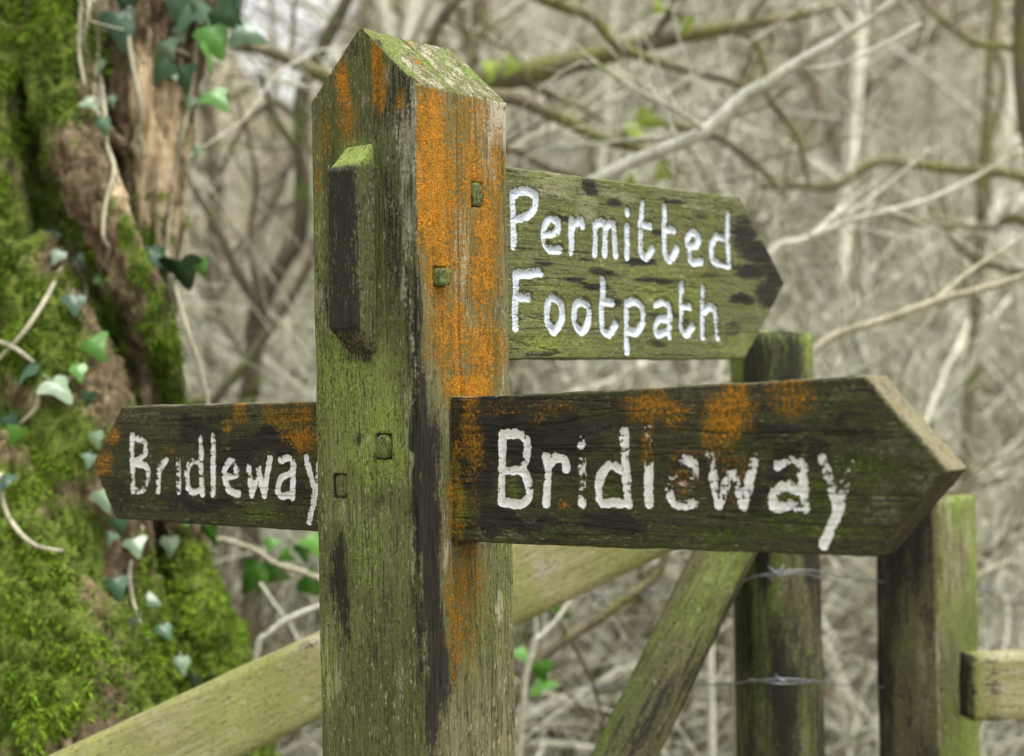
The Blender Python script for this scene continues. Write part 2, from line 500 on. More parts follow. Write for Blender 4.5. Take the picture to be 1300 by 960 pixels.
    dark = Rm([(532, 420, 6, 100, .95), (529, 330, 5, 70, .75), (536, 520, 8, 70, 1.0), (540, 600, 14, 80, 1.15), (549, 560, 11, 44, .8), (544, 690, 14, 90, 1.15), (551, 790, 12, 90, 1.0),
               (558, 850, 14, 60, 1.0), (545, 900, 16, 60, .9), (576, 820, 4, 60, .6), (620, 800, 6, 60, .35), (628, 730, 14, 40, .25), (590, 702, 18, 12, .55), (622, 200, 18, 40, .12),
               (606, 233, 9, 6, .7), (556, 335, 8, 8, .5)], .006)
    dark = np.maximum(dark, Lm([(430, 735, 9, 50, .9), (432, 700, 6, 26, .8), (437, 780, 7, 50, .75), (420, 740, 8, 24, .5), (497, 120, 26, 40, .55), (450, 60, 20, 20, .4), (415, 380, 10, 50, .45),
                                (500, 300, 14, 130, .50), (470, 140, 26, 40, .35), (520, 400, 8, 120, .50), (529, 600, 7, 130, 1.0), (527, 420, 6, 90, .7), (455, 455, 22, 12, .55), (500, 460, 16, 60, .35), (420, 280, 7, 120, .4),
                                (455, 560, 8, 10, .5), (446, 600, 6, 14, .45), (480, 640, 8, 10, .5), (490, 760, 12, 60, .34), (470, 830, 40, 50, .25), (500, 700, 10, 60, .3), (530, 800, 8, 90, .55)]))
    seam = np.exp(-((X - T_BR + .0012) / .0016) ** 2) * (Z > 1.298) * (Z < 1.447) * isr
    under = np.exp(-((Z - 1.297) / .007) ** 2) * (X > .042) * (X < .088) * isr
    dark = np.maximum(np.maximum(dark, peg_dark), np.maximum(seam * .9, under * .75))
    pale = Rm([(630, 160, 14, 40, .80), (626, 215, 10, 30, .75), (612, 150, 24, 36, .5), (588, 330, 12, 70, .5), (600, 420, 12, 50, .5), (640, 160, 6, 50, .8), (634, 770, 8, 24, .6), (570, 705, 8, 24, .6), (640, 640, 4, 300, .4), (560, 140, 8, 10, .6)])
    pale = np.maximum(pale, Lm([(516, 200, 7, 60, .80), (508, 160, 8, 40, .62), (518, 290, 8, 60, .80), (514, 360, 6, 40, .85), (522, 420, 5, 40, .75), (405, 372, 8, 24, .70), (410, 400, 5, 30, .6),
                                (488, 100, 8, 24, .6), (465, 128, 12, 10, .55), (443, 135, 6, 16, .5), (502, 250, 6, 40, .5), (516, 520, 5, 60, .55), (518, 590, 5, 50, .6), (440, 655, 26, 16, .45), (447, 740, 8, 40, .45),
                                (415, 830, 12, 40, .5), (425, 860, 20, 30, .45), (510, 860, 12, 30, .45), (527, 470, 4, 80, .6), (524, 150, 5, 60, .9), (523, 700, 4, 60, .5)]))
    pale = np.maximum(pale, 0.45 * corner * (Z > 1.5))
    moss = np.where(isl, 0.58, 0) + np.where(isr, 0.30, 0)
    moss = np.maximum(moss, Lm([(440, 480, 70, 90, .80), (480, 560, 60, 100, .82), (450, 700, 60, 120, .66), (420, 180, 30, 100, .70), (490, 200, 30, 120, .62)]))
    moss = np.maximum(moss, Rm([(615, 600, 40, 60, .45), (600, 780, 60, 120, .52), (640, 720, 20, 120, .55), (640, 470, 14, 80, .4), (570, 600, 16, 70, .55), (640, 400, 12, 60, .45)]))
    moss = np.where(K == 3, .5, moss)
    bright = Lm([(440, 480, 60, 60, .65), (486, 500, 20, 70, .8), (470, 560, 60, 60, .7), (430, 560, 30, 60, .6), (466, 690, 14, 60, .5), (440, 630, 30, 40, .35), (405, 300, 8, 90, .5), (412, 850, 20, 50, .7), (480, 700, 40, 60, .45), (428, 430, 20, 50, .6), (440, 800, 30, 40, .4), (448, 190, 18, 20, .6)])
    bright = np.maximum(bright, Rm([(610, 800, 50, 160, .62), (640, 640, 20, 140, .5), (575, 590, 10, 40, .3)]))
    for k, v in dict(orange=orange, dark=dark, pale=pale, moss=moss, bright=bright).items(): A[k] = v
    verts = np.stack([X2, Y2, Z], 1)
    # --- roof: rings shrinking to the middle of the gable
    rings = 75
    rv, ra = [], {k: [] for k in A}
    lastp = verts[-n:]
    base_xy = lastp[:, :2]; cen = np.array([WA / 2, WB / 2])
    for k in range(1, rings + 1):
        f = 1 - k / rings
        xy = cen + (base_xy - cen) * max(f, 0.004)
        z = EAVE + slope * (WB / 2 - np.abs(xy[:, 1] - WB / 2)) - 0.0012 * f ** 40
        qq = np.stack([xy[:, 0], xy[:, 1], z], 1)
        fade = min(1, k / 3)
        z = z + fade * (0.0022 * (fbm(qq, (40, 130, 20), 4, 52) - .5) + 0.0028 * (fbm(qq, 30, 3, 53) - .5))
        z = z - fade * 0.004 * np.exp(-((xy[:, 0] - 0.060 - 0.004 * np.sin(xy[:, 1] * 60)) / 0.0017) ** 2)
        ridge = np.exp(-((xy[:, 1] - WB / 2) / 0.006) ** 2)
        z = z - 0.0025 * ridge
        rv.append(np.stack([xy[:, 0], xy[:, 1], z], 1))
        crack = np.exp(-((xy[:, 0] - 0.060) / 0.005) ** 2)
        n1 = fbm(qq, 45, 3, 61)
        ra['orange'].append(0.75 * np.exp(-(((xy[:, 0] - .045) / .006) ** 2 + ((xy[:, 1] - .035) / .006) ** 2)) + 0.30 * sstep(.55, .7, n1) * (xy[:, 0] < .08))
        ra['dark'].append(0.35 * sstep(.5, .75, fbm(qq, 38, 3, 63)) + 0.5 * np.exp(-((xy[:, 0] - .060) / .0016) ** 2) + 0.30 * np.exp(-(xy[:, 0] / .012) ** 2))
        ra['pale'].append(0.38 + 0.30 * (n1 - .5) * 2)
        ra['moss'].append(0.38 + 0.45 * crack + 0.5 * sstep(.48, .7, fbm(qq, 30, 3, 67)))
        ra['bright'].append(0.55 + 0 * n1)
    verts = np.concatenate([verts] + rv)
    for k in A: A[k] = np.concatenate([A[k]] + ra[k])
    A['paint'] = np.zeros(len(verts))
    R_all = rows + rings
    idx = np.arange(R_all * n).reshape(R_all, n)
    a, b = idx[:-1], np.roll(idx, -1, 1)[:-1]
    c, dd = np.roll(idx, -1, 1)[1:], idx[1:]
    faces = np.stack([a, b, c, dd], -1).reshape(-1, 4)
    return link_mesh('post', verts, faces, M['post'], signpost, A, True, L_POST)
make_post()

def make_peg(face, spec, along_x, name='peg'):
    px, py, w, h, out = spec
    c = face.uv(px, py)
    N = 15
    v, f = [], []
    g = np.linspace(-1, 1, N)
    # front dome grid with rounded outline, then a skirt going into the post
    for j in range(N):
        for i in range(N):
            a, b = g[i], g[j]
            ex = 2.5 if px == 487 else 5
            r = (abs(a) ** ex + abs(b) ** ex) ** (1 / ex)
            rr = max(abs(a), abs(b)) + 1e-9
            sc = rr / (r + 1e-9) if r > 0 else 1
            v.append((a * sc * w / 2, b * sc * h / 2, out - 0.0012 * rr ** 6))
    for j in range(N - 1):
        for i in range(N - 1):
            k = j * N + i
            f.append((k, k + 1, k + N + 1, k + N))
    loop = [i for i in range(N)] + [j * N + N - 1 for j in range(1, N)] + [(N - 1) * N + i for i in range(N - 2, -1, -1)] + [j * N for j in range(N - 2, 0, -1)]
    base = len(v)
    for k in loop:
        x, y, _ = v[k]; v.append((x * 1.02, y * 1.02, -0.012))
    for k in range(len(loop)):
        k2 = (k + 1) % len(loop)
        f.append((loop[k], base + k, base + k2, loop[k2]))
    v = np.array(v)
    nz = fbm(v + px, (320, 120, 200), 3, 9) - .5
    v[:, 2] += 0.0050 * nz
    v[:, :2] += 0.0012 * (fbm(v + py, 220, 2, 19)[:, None] - .5)
    if along_x:   # right face: outward is -y
        w3 = np.stack([c[0] + v[:, 0], -v[:, 2], c[1] + v[:, 1]], 1)
    else:         # left face: outward is -x
        w3 = np.stack([-v[:, 2], c[0] - v[:, 0], c[1] + v[:, 1]], 1)
    z = np.zeros(len(v))
    o = link_mesh(name, w3, f, M['post'], signpost, dict(orange=z, dark=z + .30, pale=z + .35, moss=z + .62, bright=z + .45, paint=z), True, L_POST)
    return o
for s_ in PEGS_R: make_peg(F_RIGHT, s_, True)
for s_ in PEGS_L: make_peg(F_LEFT, s_, False)

# ------------------------------------------------------------------ the three arms
def round_stroke(pts, st):
    n = len(pts)
    st = list(st) if hasattr(st, '__len__') else [st] * n
    if n < 3: return pts, st
    P_ = [np.array(p, float) for p in pts]; q, s = [], []
    for k in range(n - 1):
        p0, p1, p2, p3 = P_[max(k - 1, 0)], P_[k], P_[k + 1], P_[min(k + 2, n - 1)]
        if pts[0] == pts[-1]:
            p0 = P_[k - 1] if k else P_[n - 2]; p3 = P_[k + 2] if k + 2 < n else P_[1]
        for j in range(5):
            t = j / 5
            cr = 0.5 * (2 * p1 + (p2 - p0) * t + (2 * p0 - 5 * p1 + 4 * p2 - p3) * t * t + (3 * p1 - p0 - 3 * p2 + p3) * t ** 3)
            q.append(0.75 * cr + 0.25 * (p1 + (p2 - p1) * t)); s.append(st[k] + (st[k + 1] - st[k]) * t)
    q.append(P_[-1]); s.append(st[-1])
    return q, s
def make_arm(face, sign_u, outline_px, inner_u, thick, strokes, rad, depth, mat, masks, res=0.00085, toolmarks=False, local=None, label=None):
    """sign_u: +1 when local x grows with the face's u, -1 when against it"""
    loc = lambda px, py: np.array([sign_u * face.uv(px, py)[0], face.uv(px, py)[1]])
    TL, TR, TIP, BR, BL = [loc(*p) for p in outline_px]
    pointed_right = abs(TIP[0]) >= abs(TR[0]) and TIP[0] > TR[0]
    if not pointed_right:                           # mirror: the tip is on the left, TL is the post end
        pass
    # left / right border polylines from bottom to top
    if pointed_right:
        TLx, BLx = TL.copy(), BL.copy()
        TLx += (TL - TR) / np.linalg.norm(TL - TR) * abs(inner_u - TL[0]) * np.sign(TL[0] - inner_u)
        BLx += (BL - BR) / np.linalg.norm(BL - BR) * abs(inner_u - BL[0]) * np.sign(BL[0] - inner_u)
        Lp, Rp = [BLx, TLx], [BR, TIP, TR]
    else:
        TRx = TL + (TL - TR) / np.linalg.norm(TL - TR) * abs(inner_u - TL[0])
        BRx = BL + (BL - BR) / np.linalg.norm(BL - BR) * abs(inner_u - BL[0])
        Lp, Rp = [BR, TIP, TR], [BRx, TRx]
    H = np.linalg.norm(Lp[-1] - Lp[0])
    ntip = 0.5
    tipp = (Rp if len(Rp) == 3 else Lp)
    ntip = np.linalg.norm(tipp[1] - tipp[0]) / (np.linalg.norm(tipp[1] - tipp[0]) + np.linalg.norm(tipp[2] - tipp[1]))
    nz = int(H / res / 2) * 2
    kt = int(round(nz * ntip))
    tv = np.concatenate([np.linspace(0, ntip, kt + 1)[:-1], np.linspace(ntip, 1, nz - kt + 1)])
    nz = len(tv)
    Wd = abs(Rp[0][0] - Lp[0][0]) + 0.06
    nx = int(Wd / res)
    sv = np.linspace(0, 1, nx)
    def along(poly, t):
        if len(poly) == 2: return poly[0] + (poly[1] - poly[0]) * t[:, None]
        a = t[:, None] / ntip; b = (t[:, None] - ntip) / (1 - ntip)
        return np.where(t[:, None] <= ntip, poly[0] + (poly[1] - poly[0]) * a, poly[1] + (poly[2] - poly[1]) * b)
    Lb, Rb = along(Lp, tv), along(Rp, tv)
    G = Lb[:, None, :] + (Rb - Lb)[:, None, :] * sv[None, :, None]
    X, Z = G[..., 0].ravel(), G[..., 1].ravel()
    poly = [Lp[0]] + [p for p in Rp] + [p for p in Lp[::-1]][:-1] + [Lp[0]]
    poly = [tuple(p) for p in poly]
    de, _ = seg_dist(X, Z, poly)
    q = np.stack([X, 0 * X, Z], 1)
    seed = int(abs(outline_px[0][0])) 
    # uneven outline
    edge = np.exp(-(de / 0.004) ** 2)
    Z = Z + edge * 0.0026 * (fbm(q, (35, 1, 35), 4, seed) - .5)
    X = X + edge * 0.0022 * (fbm(q, (45, 1, 45), 4, seed + 5) - .5)
    q = np.stack([X, 0 * X, Z], 1)
    r = 0.0030
    dep = r * (1 - np.sqrt(np.clip(1 - (1 - np.clip(de / r, 0, 1)) ** 2, 0, 1)))
    dep += 0.0012 * (fbm(q, (9, 1, 260), 4, seed + 1, .6) - .5) + 0.0030 * (fbm(q, (10, 1, 26), 3, seed + 2) - .5)
    rid = np.abs(fbm(q, (2.5, 1, 85), 3, seed + 4) - .5)
    dep += 0.0015 * np.exp(-(rid / 0.009) ** 2)
    # letters
    ds = np.full(X.shape, 9.0); pv = np.zeros(X.shape)
    for (pts, st) in strokes:
        pts, st = round_stroke(pts, st)
        pl = [tuple(loc(*p)) for p in pts]
        dd, par = seg_dist(X, Z, pl)
        sts = np.array(st if hasattr(st, '__len__') else [st] * len(pl), float)
        pstr = np.interp(par, np.arange(len(sts)), sts)
        w = dd < ds
        pv[w] = pstr[w]; ds[w] = dd[w]
    wob = ds + 0.0022 * (fbm(q, 150, 3, seed + 8) - .5)
    rad_ = rad * (0.86 + 0.30 * fbm(q, 75, 2, seed + 17))
    ins = np.clip(1 - (wob / rad_) ** 2, 0, 1)
    D = depth * (0.55 * np.clip(1 - np.clip(wob / rad_, 0, 1) ** 1.15, 0, 1) + 0.45 * np.sqrt(ins))
    if toolmarks:
        D = D * (1 + 0.09 * np.sin((X * 0.55 - Z) * 2 * math.pi / 0.0042 + 3 * fbm(q, 40, 2, 3)))
    dep += D
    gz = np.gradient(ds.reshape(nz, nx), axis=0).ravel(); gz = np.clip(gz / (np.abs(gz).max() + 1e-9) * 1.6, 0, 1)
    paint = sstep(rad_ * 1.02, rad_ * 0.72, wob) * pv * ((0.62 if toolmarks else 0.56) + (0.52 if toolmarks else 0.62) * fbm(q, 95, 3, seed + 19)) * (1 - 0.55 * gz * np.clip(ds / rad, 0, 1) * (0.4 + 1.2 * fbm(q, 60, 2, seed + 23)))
    verts = np.stack([X, dep, Z], 1)
    attrs = {k: np.zeros(len(X)) for k in ('orange', 'dark', 'pale', 'moss', 'bright')}
    Uf, Vf = sign_u * X, Z
    for k, (base, lst, warp) in masks.items():
        attrs[k] = np.maximum(base, face.blobs(Uf, Vf, lst, warp, seed + 13))
    lett = ds < rad * 1.05
    attrs['orange'] = attrs['orange'] * 0.76
    attrs['orange'] = np.where(lett, attrs['orange'] * (1.15 - 0.8 * np.clip(pv, 0, 1)), attrs['orange'])
    attrs['dark'] = np.where(lett, np.maximum(attrs['dark'], .25), attrs['dark'])
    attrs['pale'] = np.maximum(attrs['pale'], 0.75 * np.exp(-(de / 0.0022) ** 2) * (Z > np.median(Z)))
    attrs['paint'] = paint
    idx = np.arange(nz * nx).reshape(nz, nx)
    faces = np.stack([idx[:-1, :-1], idx[:-1, 1:], idx[1:, 1:], idx[1:, :-1]], -1).reshape(-1, 4)
    # rim and back
    loop = np.concatenate([idx[0, :-1], idx[:-1, -1], idx[-1, ::-1][:-1], idx[::-1, 0][:-1]])
    nl = len(loop)
    extra, exa = [], {k: [] for k in attrs}
    rings = 14
    cx, cz = X.mean(), Z.mean()
    for k in range(1, rings + 1):
        y = dep[loop] + (thick - dep[loop]) * k / rings
        qq = np.stack([X[loop], y, Z[loop]], 1)
        rough = 0.0014 * (fbm(qq, (20, 240, 20), 3, seed + 21) - .5) * math.sin(math.pi * min(1, k / rings + .1))
        nxv = np.roll(Z[loop], -1) - np.roll(Z[loop], 1); nzv = -(np.roll(X[loop], -1) - np.roll(X[loop], 1))
        ln = np.hypot(nxv, nzv) + 1e-9
        extra.append(np.stack([X[loop] + nxv / ln * rough, y, Z[loop] + nzv / ln * rough], 1))
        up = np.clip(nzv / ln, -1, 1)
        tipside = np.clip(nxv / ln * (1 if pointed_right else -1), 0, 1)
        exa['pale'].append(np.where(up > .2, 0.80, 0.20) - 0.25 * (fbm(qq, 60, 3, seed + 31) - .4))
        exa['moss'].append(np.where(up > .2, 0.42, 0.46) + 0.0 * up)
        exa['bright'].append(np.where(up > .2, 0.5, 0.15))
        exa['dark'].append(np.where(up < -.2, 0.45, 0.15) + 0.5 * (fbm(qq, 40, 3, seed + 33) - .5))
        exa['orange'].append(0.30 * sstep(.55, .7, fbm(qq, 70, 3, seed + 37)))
        exa['paint'].append(0 * up)
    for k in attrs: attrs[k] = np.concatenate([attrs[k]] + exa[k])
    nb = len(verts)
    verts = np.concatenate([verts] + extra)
    fl = faces.tolist()
    prev = loop
    for k in range(rings):
        cur = nb + k * nl + np.arange(nl)
        fl += np.stack([prev, cur, np.roll(cur, -1), np.roll(prev, -1)], -1).tolist()
        prev = cur
    fl.append(prev.tolist()[::-1])
    # split off the faces inside the carved strokes: same surface, a part of its own
    fin = lett[faces].all(1)
    nface = len(faces)
    keep = [f for k, f in enumerate(fl) if k >= nface or not fin[k]]
    let = [f for k, f in enumerate(fl[:nface]) if fin[k]]
    def sub(fs):
        used = np.unique(np.concatenate([np.array(f) for f in fs])) if len(fs) < 5 else np.unique(np.fromiter((i for f in fs for i in f), int))
        mp = np.full(len(verts), -1); mp[used] = np.arange(len(used))
        return verts[used], [[int(mp[i]) for i in f] for f in fs], {k: v[used] for k, v in attrs.items()}
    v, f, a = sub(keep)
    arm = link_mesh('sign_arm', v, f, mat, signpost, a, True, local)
    if label: arm['label'] = label
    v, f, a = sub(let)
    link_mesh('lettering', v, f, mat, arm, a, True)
    return arm

T_BR_ = 0.0455                                      # how far the Bridleway board stands behind the green face
F_BR = Face(C0 + AX * T_BR, BX, AX)
# the board's own frame: x runs to the reader's right (-BX), y away (AX)
L_BR = Matrix.Translation((-WA / 2 + T_BR, -WB / 2, 0)) @ Matrix.Rotation(-math.pi / 2, 4, 'Z')
W_ = 1.0
R_STROKES = [
    ([(637, 550), (636, 637)], W_), ([(637, 551), (659, 551), (668, 561), (667, 582), (658, 594), (640, 598)], [1, .75, .9, 1, .9, 1]),
    ([(640, 598), (663, 598), (671, 614), (671, 631), (660, 640), (637, 637)], [1, .9, .75, .9, 1, 1]),
    ([(692, 579), (695, 592), (693, 639)], [.9, .9, 1]), ([(695, 592), (704, 582), (716, 582), (718, 594)], .95),
    ([(737, 560), (737, 565)], [.4, 1]), ([(739, 584), (739, 598), (738, 628), (738, 639)], [.7, .45, .35, 1]),
    ([(792, 548), (793, 582), (795, 614), (797, 640)], [.8, .8, .7, .9]), ([(790, 597), (773, 590), (761, 606), (759, 623), (764, 638), (796, 638)], [.6, .9, 1, 1, 1, 1]),
    ([(822, 543), (823, 583), (823, 592), (823, 639)], [.30, .12, .9, 1]),
    ([(856, 613), (879, 606), (880, 590), (869, 583), (859, 596), (850, 614), (850, 632), (860, 641), (880, 639)], [.2, .3, .8, .8, .25, .25, .7, .75, .7]),
    ([(900, 579), (906, 610), (912, 641)], [.55, .65, 1]), ([(912, 641), (920, 618), (929, 600)], [1, .7, .8]), ([(929, 600), (937, 622), (943, 643)], [.8, .6, 1]), ([(943, 643), (951, 612), (957, 581)], [1, .85, .7]),
    ([(987, 591), (1004, 582), (1018, 592), (1021, 645)], [1, .7, .9, .85]), ([(1017, 624), (998, 616), (984, 624), (983, 643), (1002, 640), (1017, 644)], [.85, 1, .9, 1, .8, .5]),
    ([(1043, 581), (1053, 612), (1062, 642)], [.8, .55, .8]), ([(1080, 584), (1070, 622), (1063, 650), (1045, 692)], [.4, .5, .95, 1])]
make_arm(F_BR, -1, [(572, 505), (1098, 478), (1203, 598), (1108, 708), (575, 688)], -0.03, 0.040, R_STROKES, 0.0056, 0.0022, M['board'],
         dict(orange=(0.0, [(832, 520, 46, 22, .72), (925, 525, 32, 36, .85), (905, 560, 14, 30, .6), (822, 560, 10, 50, .6), (598, 560, 16, 70, .62), (580, 620, 8, 70, .7), (700, 525, 40, 14, .45), (640, 520, 50, 14, .38),
                            (868, 600, 26, 40, .50), (1005, 505, 34, 20, .52), (930, 600, 26, 40, .45), (715, 640, 8, 8, .5), (600, 640, 14, 26, .4)], .02),
              dark=(0.38, [(640, 555, 74, 54, 1.0), (720, 560, 60, 40, .70), (690, 530, 70, 16, .6), (600, 600, 30, 36, .9), (640, 660, 90, 14, .75), (780, 660, 50, 22, .72), (890, 600, 80, 40, .62), (980, 545, 60, 30, .6),
                          (1040, 580, 30, 24, .7), (960, 620, 50, 26, .6), (790, 530, 34, 24, .55), (1060, 540, 80, 16, .55), (600, 520, 30, 12, .6), (990, 590, 30, 30, .7), (700, 690, 40, 10, .6)], .03),
              pale=(0.10, [(612, 535, 24, 18, .55), (640, 672, 34, 16, .60), (610, 668, 24, 14, .55), (1130, 560, 40, 40, .52), (1120, 650, 34, 36, .60), (1070, 500, 50, 16, .50), (830, 495, 200, 10, .42), (690, 580, 14, 12, .4), (1170, 600, 26, 40, .55)], .02),
              moss=(0.60, [(1020, 650, 90, 60, .85), (920, 680, 80, 28, .75), (1100, 590, 60, 50, .74), (1050, 520, 70, 24, .62), (768, 615, 12, 22, .9), (654, 575, 10, 14, .9), (655, 620, 10, 16, .95), (700, 650, 60, 40, .55),
                          (760, 510, 60, 14, .6), (865, 612, 14, 14, .7), (880, 580, 120, 60, .45), (581, 630, 9, 44, 1.0), (740, 600, 80, 40, .52), (1000, 625, 10, 10, .8)], .015),
              bright=(0.14, [(581, 630, 10, 46, 1.0), (654, 600, 14, 40, .7), (768, 615, 12, 22, .5), (1050, 650, 90, 60, .42), (900, 690, 90, 20, .35), (1060, 510, 70, 20, .35)], .015)),
         local=L_BR, label='dark lichened arm lettered Bridleway that points right towards the viewer')

L_STROKES = [
    ([(168, 554), (168, 588), (168, 622)], [.9, .9, 1]), ([(168, 555), (184, 561), (184, 576), (170, 587)], [.6, .7, .9, 1]), ([(170, 588), (185, 591), (187, 608), (181, 622), (168, 623)], [1, 1, .55, .75, 1]),
    ([(202, 590), (201, 601), (200, 624)], [.4, .95, 1]), ([(202, 597), (211, 583)], [.5, 1]),
    ([(226, 583), (226, 606), (226, 624)], [.45, .6, .9]), ([(226, 564), (226, 567)], .35),
    ([(255, 556), (255, 578), (255, 600), (256, 626)], [.75, .8, .55, .95]), ([(253, 587), (243, 585), (237, 598), (238, 618), (245, 625), (255, 620)], [.45, .5, .7, .9, 1, .9]),
    ([(270, 553), (270, 626)], [.8, 1]),
    ([(286, 605), (300, 602), (297, 589), (291, 585), (284, 598), (286, 613), (292, 624), (302, 627)], [1, .8, .5, 1, 1, .8, 1, 1]),
    ([(314, 585), (319, 628)], [.55, 1]), ([(319, 628), (328, 592)], [1, .4]), ([(328, 598), (335, 629)], [.7, 1]), ([(335, 629), (342, 581)], 1.0),
    ([(356, 584), (366, 581), (371, 590), (371, 631)], 1.0), ([(370, 601), (357, 606), (352, 622), (357, 630), (370, 628)], [.95, 1, 1, .9, 1]),
    ([(387, 580), (392, 597), (397, 614)], [.7, 1, .9]), ([(404, 590), (399, 628), (393, 661)], [.6, .75, .95])]
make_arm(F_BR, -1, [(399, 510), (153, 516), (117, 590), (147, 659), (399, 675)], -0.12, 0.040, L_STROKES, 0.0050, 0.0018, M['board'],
         dict(orange=(0.0, [(385, 545, 22, 40, .72), (355, 530, 26, 22, .62), (304, 525, 12, 16, .70), (288, 540, 12, 10, .55), (142, 545, 12, 24, .58), (130, 592, 16, 24, .60), (216, 570, 8, 10, .5), (365, 550, 20, 20, .55)], .02),
              dark=(0.36, [(350, 562, 40, 24, 1.1), (300, 580, 40, 26, .8), (250, 636, 60, 14, .85), (245, 545, 24, 20, .8), (260, 530, 40, 8, .6), (380, 630, 26, 16, .6), (150, 620, 30, 20, .6), (270, 565, 30, 24, .6), (160, 560, 14, 30, .45), (250, 668, 50, 6, .6)], .03),
              pale=(0.06, [(180, 520, 36, 8, .45), (280, 515, 80, 6, .42), (400, 530, 10, 16, .4), (170, 655, 40, 6, .4)], .02),
              moss=(0.58, [(330, 655, 30, 20, .75), (210, 650, 50, 14, .62), (190, 545, 30, 30, .55), (345, 530, 26, 16, .7), (380, 655, 30, 20, .6), (180, 600, 40, 30, .55)], .015),
              bright=(0.0, [(330, 650, 26, 16, .45), (345, 530, 24, 14, .45), (190, 530, 30, 14, .3)], .01)),
         local=L_BR, label='dark arm lettered Bridleway that points left away from the post')

B_PF = 0.058
F_PF = Face(C0 + BX * B_PF, AX, BX)
L_PF = Matrix.Translation((-WA / 2, -WB / 2 + B_PF, 0))
P_STROKES = [
    ([(652, 246), (653, 311)], .95), ([(653, 246), (667, 241), (680, 248), (680, 263), (668, 275), (653, 278)], [1, .8, 1, .95, 1, .9]),
    ([(693, 297), (708, 294), (709, 281), (700, 276), (693, 286), (691, 304), (698, 316), (712, 316)], [.8, .9, .9, .9, .9, .9, .9, .9]),
    ([(726, 279), (726, 319)], .95), ([(728, 288), (737, 279), (740, 286)], .95),
    ([(756, 284), (757, 322)], .9), ([(756, 286), (764, 281), (769, 288), (769, 322)], [.85, .85, .85, .95]), ([(769, 288), (776, 283), (780, 289), (783, 323)], [.8, .8, .8, .95]),
    ([(797, 287), (797, 325)], .95), ([(797, 267), (797, 269)], 1.0),
    ([(816, 258), (814, 317), (822, 326), (829, 316)], [.8, .75, .95, .9]), ([(813, 285), (826, 286)], .8),
    ([(845, 262), (845, 320), (853, 329), (860, 316)], [.95, .95, 1, .95]), ([(845, 289), (857, 292)], .9),
    ([(874, 313), (887, 310), (887, 299), (880, 295), (874, 304), (875, 322), (880, 333), (891, 331)], [.9, 1, 1, .95, .9, .45, .95, 1]),
    ([(925, 273), (926, 337)], .9), ([(922, 303), (912, 300), (905, 310), (905, 330), (926, 337)], [.8, .95, .95, .9, .95]),
    ([(655, 348), (656, 416)], .95), ([(655, 348), (686, 346)], .97), ([(656, 375), (672, 377)], .95),
    ([(702, 377), (713, 384), (715, 404), (706, 420), (697, 409), (696, 387), (702, 377)], [.8, .9, .95, 1, .95, .9, .8]),
    ([(738, 382), (748, 390), (748, 408), (740, 421), (731, 409), (731, 391), (738, 382)], [.8, .9, .95, 1, .95, .9, .8]),
    ([(766, 357), (766, 414), (775, 424), (783, 411)], .95), ([(766, 382), (778, 384)], .85),
    ([(797, 384), (797, 446)], .95), ([(798, 386), (808, 381), (817, 392), (817, 411), (808, 422), (798, 419)], [.9, .9, .95, .95, 1, .95]),
    ([(833, 386), (844, 383), (851, 392), (851, 426)], .95), ([(851, 405), (839, 405), (833, 414), (836, 424), (849, 421)], [.7, .95, .95, 1, .9]),
    ([(867, 362), (866, 414), (873, 424), (881, 414)], .93), ([(866, 387), (877, 389)], .85),
    ([(894, 365), (893, 427)], .95), ([(895, 396), (903, 389), (909, 395), (912, 428)], .93)]
dashes = [(812, 333, 22, 5, 1.06), (765, 346, 18, 6, 0.81), (728, 356, 14, 4, 0.88), (840, 357, 26, 4, 0.78), (755, 365, 22, 5, 0.94), (780, 383, 12, 6, 0.69), (838, 400, 30, 5, 0.62), (692, 335, 14, 3, 0.69), (780, 258, 12, 6, 0.88), (855, 255, 16, 5, 0.75),
          (890, 273, 12, 5, 0.75), (945, 300, 18, 26, 0.88), (962, 320, 20, 14, 1.06), (955, 345, 24, 9, 0.94), (985, 350, 12, 14, 1.12), (942, 380, 16, 6, 1.12), (975, 375, 16, 16, 0.88), (930, 420, 16, 12, 0.50), (835, 435, 12, 5, 0.69),
          (718, 277, 14, 4, 0.75), (836, 294, 10, 4, 0.88), (748, 238, 12, 14, 0.88), (870, 410, 8, 14, 0.50), (690, 400, 20, 5, 0.50), (975, 320, 12, 40, 0.69), (745, 330, 10, 3, 0.62), (905, 350, 14, 4, 0.62), (690, 448, 30, 3, 0.62)]
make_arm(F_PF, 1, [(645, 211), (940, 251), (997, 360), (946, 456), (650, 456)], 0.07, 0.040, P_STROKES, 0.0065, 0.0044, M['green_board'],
         dict(orange=(0.0, [], 0), dark=(0.22, dashes, .004),
              pale=(0.15, [(700, 238, 34, 14, .85), (745, 258, 16, 30, .85), (715, 228, 60, 9, .8), (790, 250, 30, 8, .7), (880, 262, 40, 8, .6), (820, 300, 10, 5, .5), (700, 420, 8, 10, .5), (900, 432, 26, 5, .65), (930, 250, 16, 8, .7), (840, 245, 90, 7, .55), (660, 225, 10, 10, .45), (705, 320, 10, 4, .5)], .012),
              moss=(0.64, [(760, 300, 90, 60, .70), (850, 380, 80, 60, .78), (700, 430, 60, 24, .78), (680, 225, 24, 14, .72), (760, 235, 30, 12, .7), (960, 430, 20, 26, .75), (820, 440, 100, 12, .7)], .012),
              bright=(0.15, [(690, 400, 40, 50, .42), (840, 360, 60, 60, .40), (940, 440, 24, 16, .45), (700, 440, 60, 14, .5), (700, 228, 30, 10, .4)], .012)),
         toolmarks=True, local=L_PF, label='mossy green arm lettered Permitted Footpath in fresher white paint')

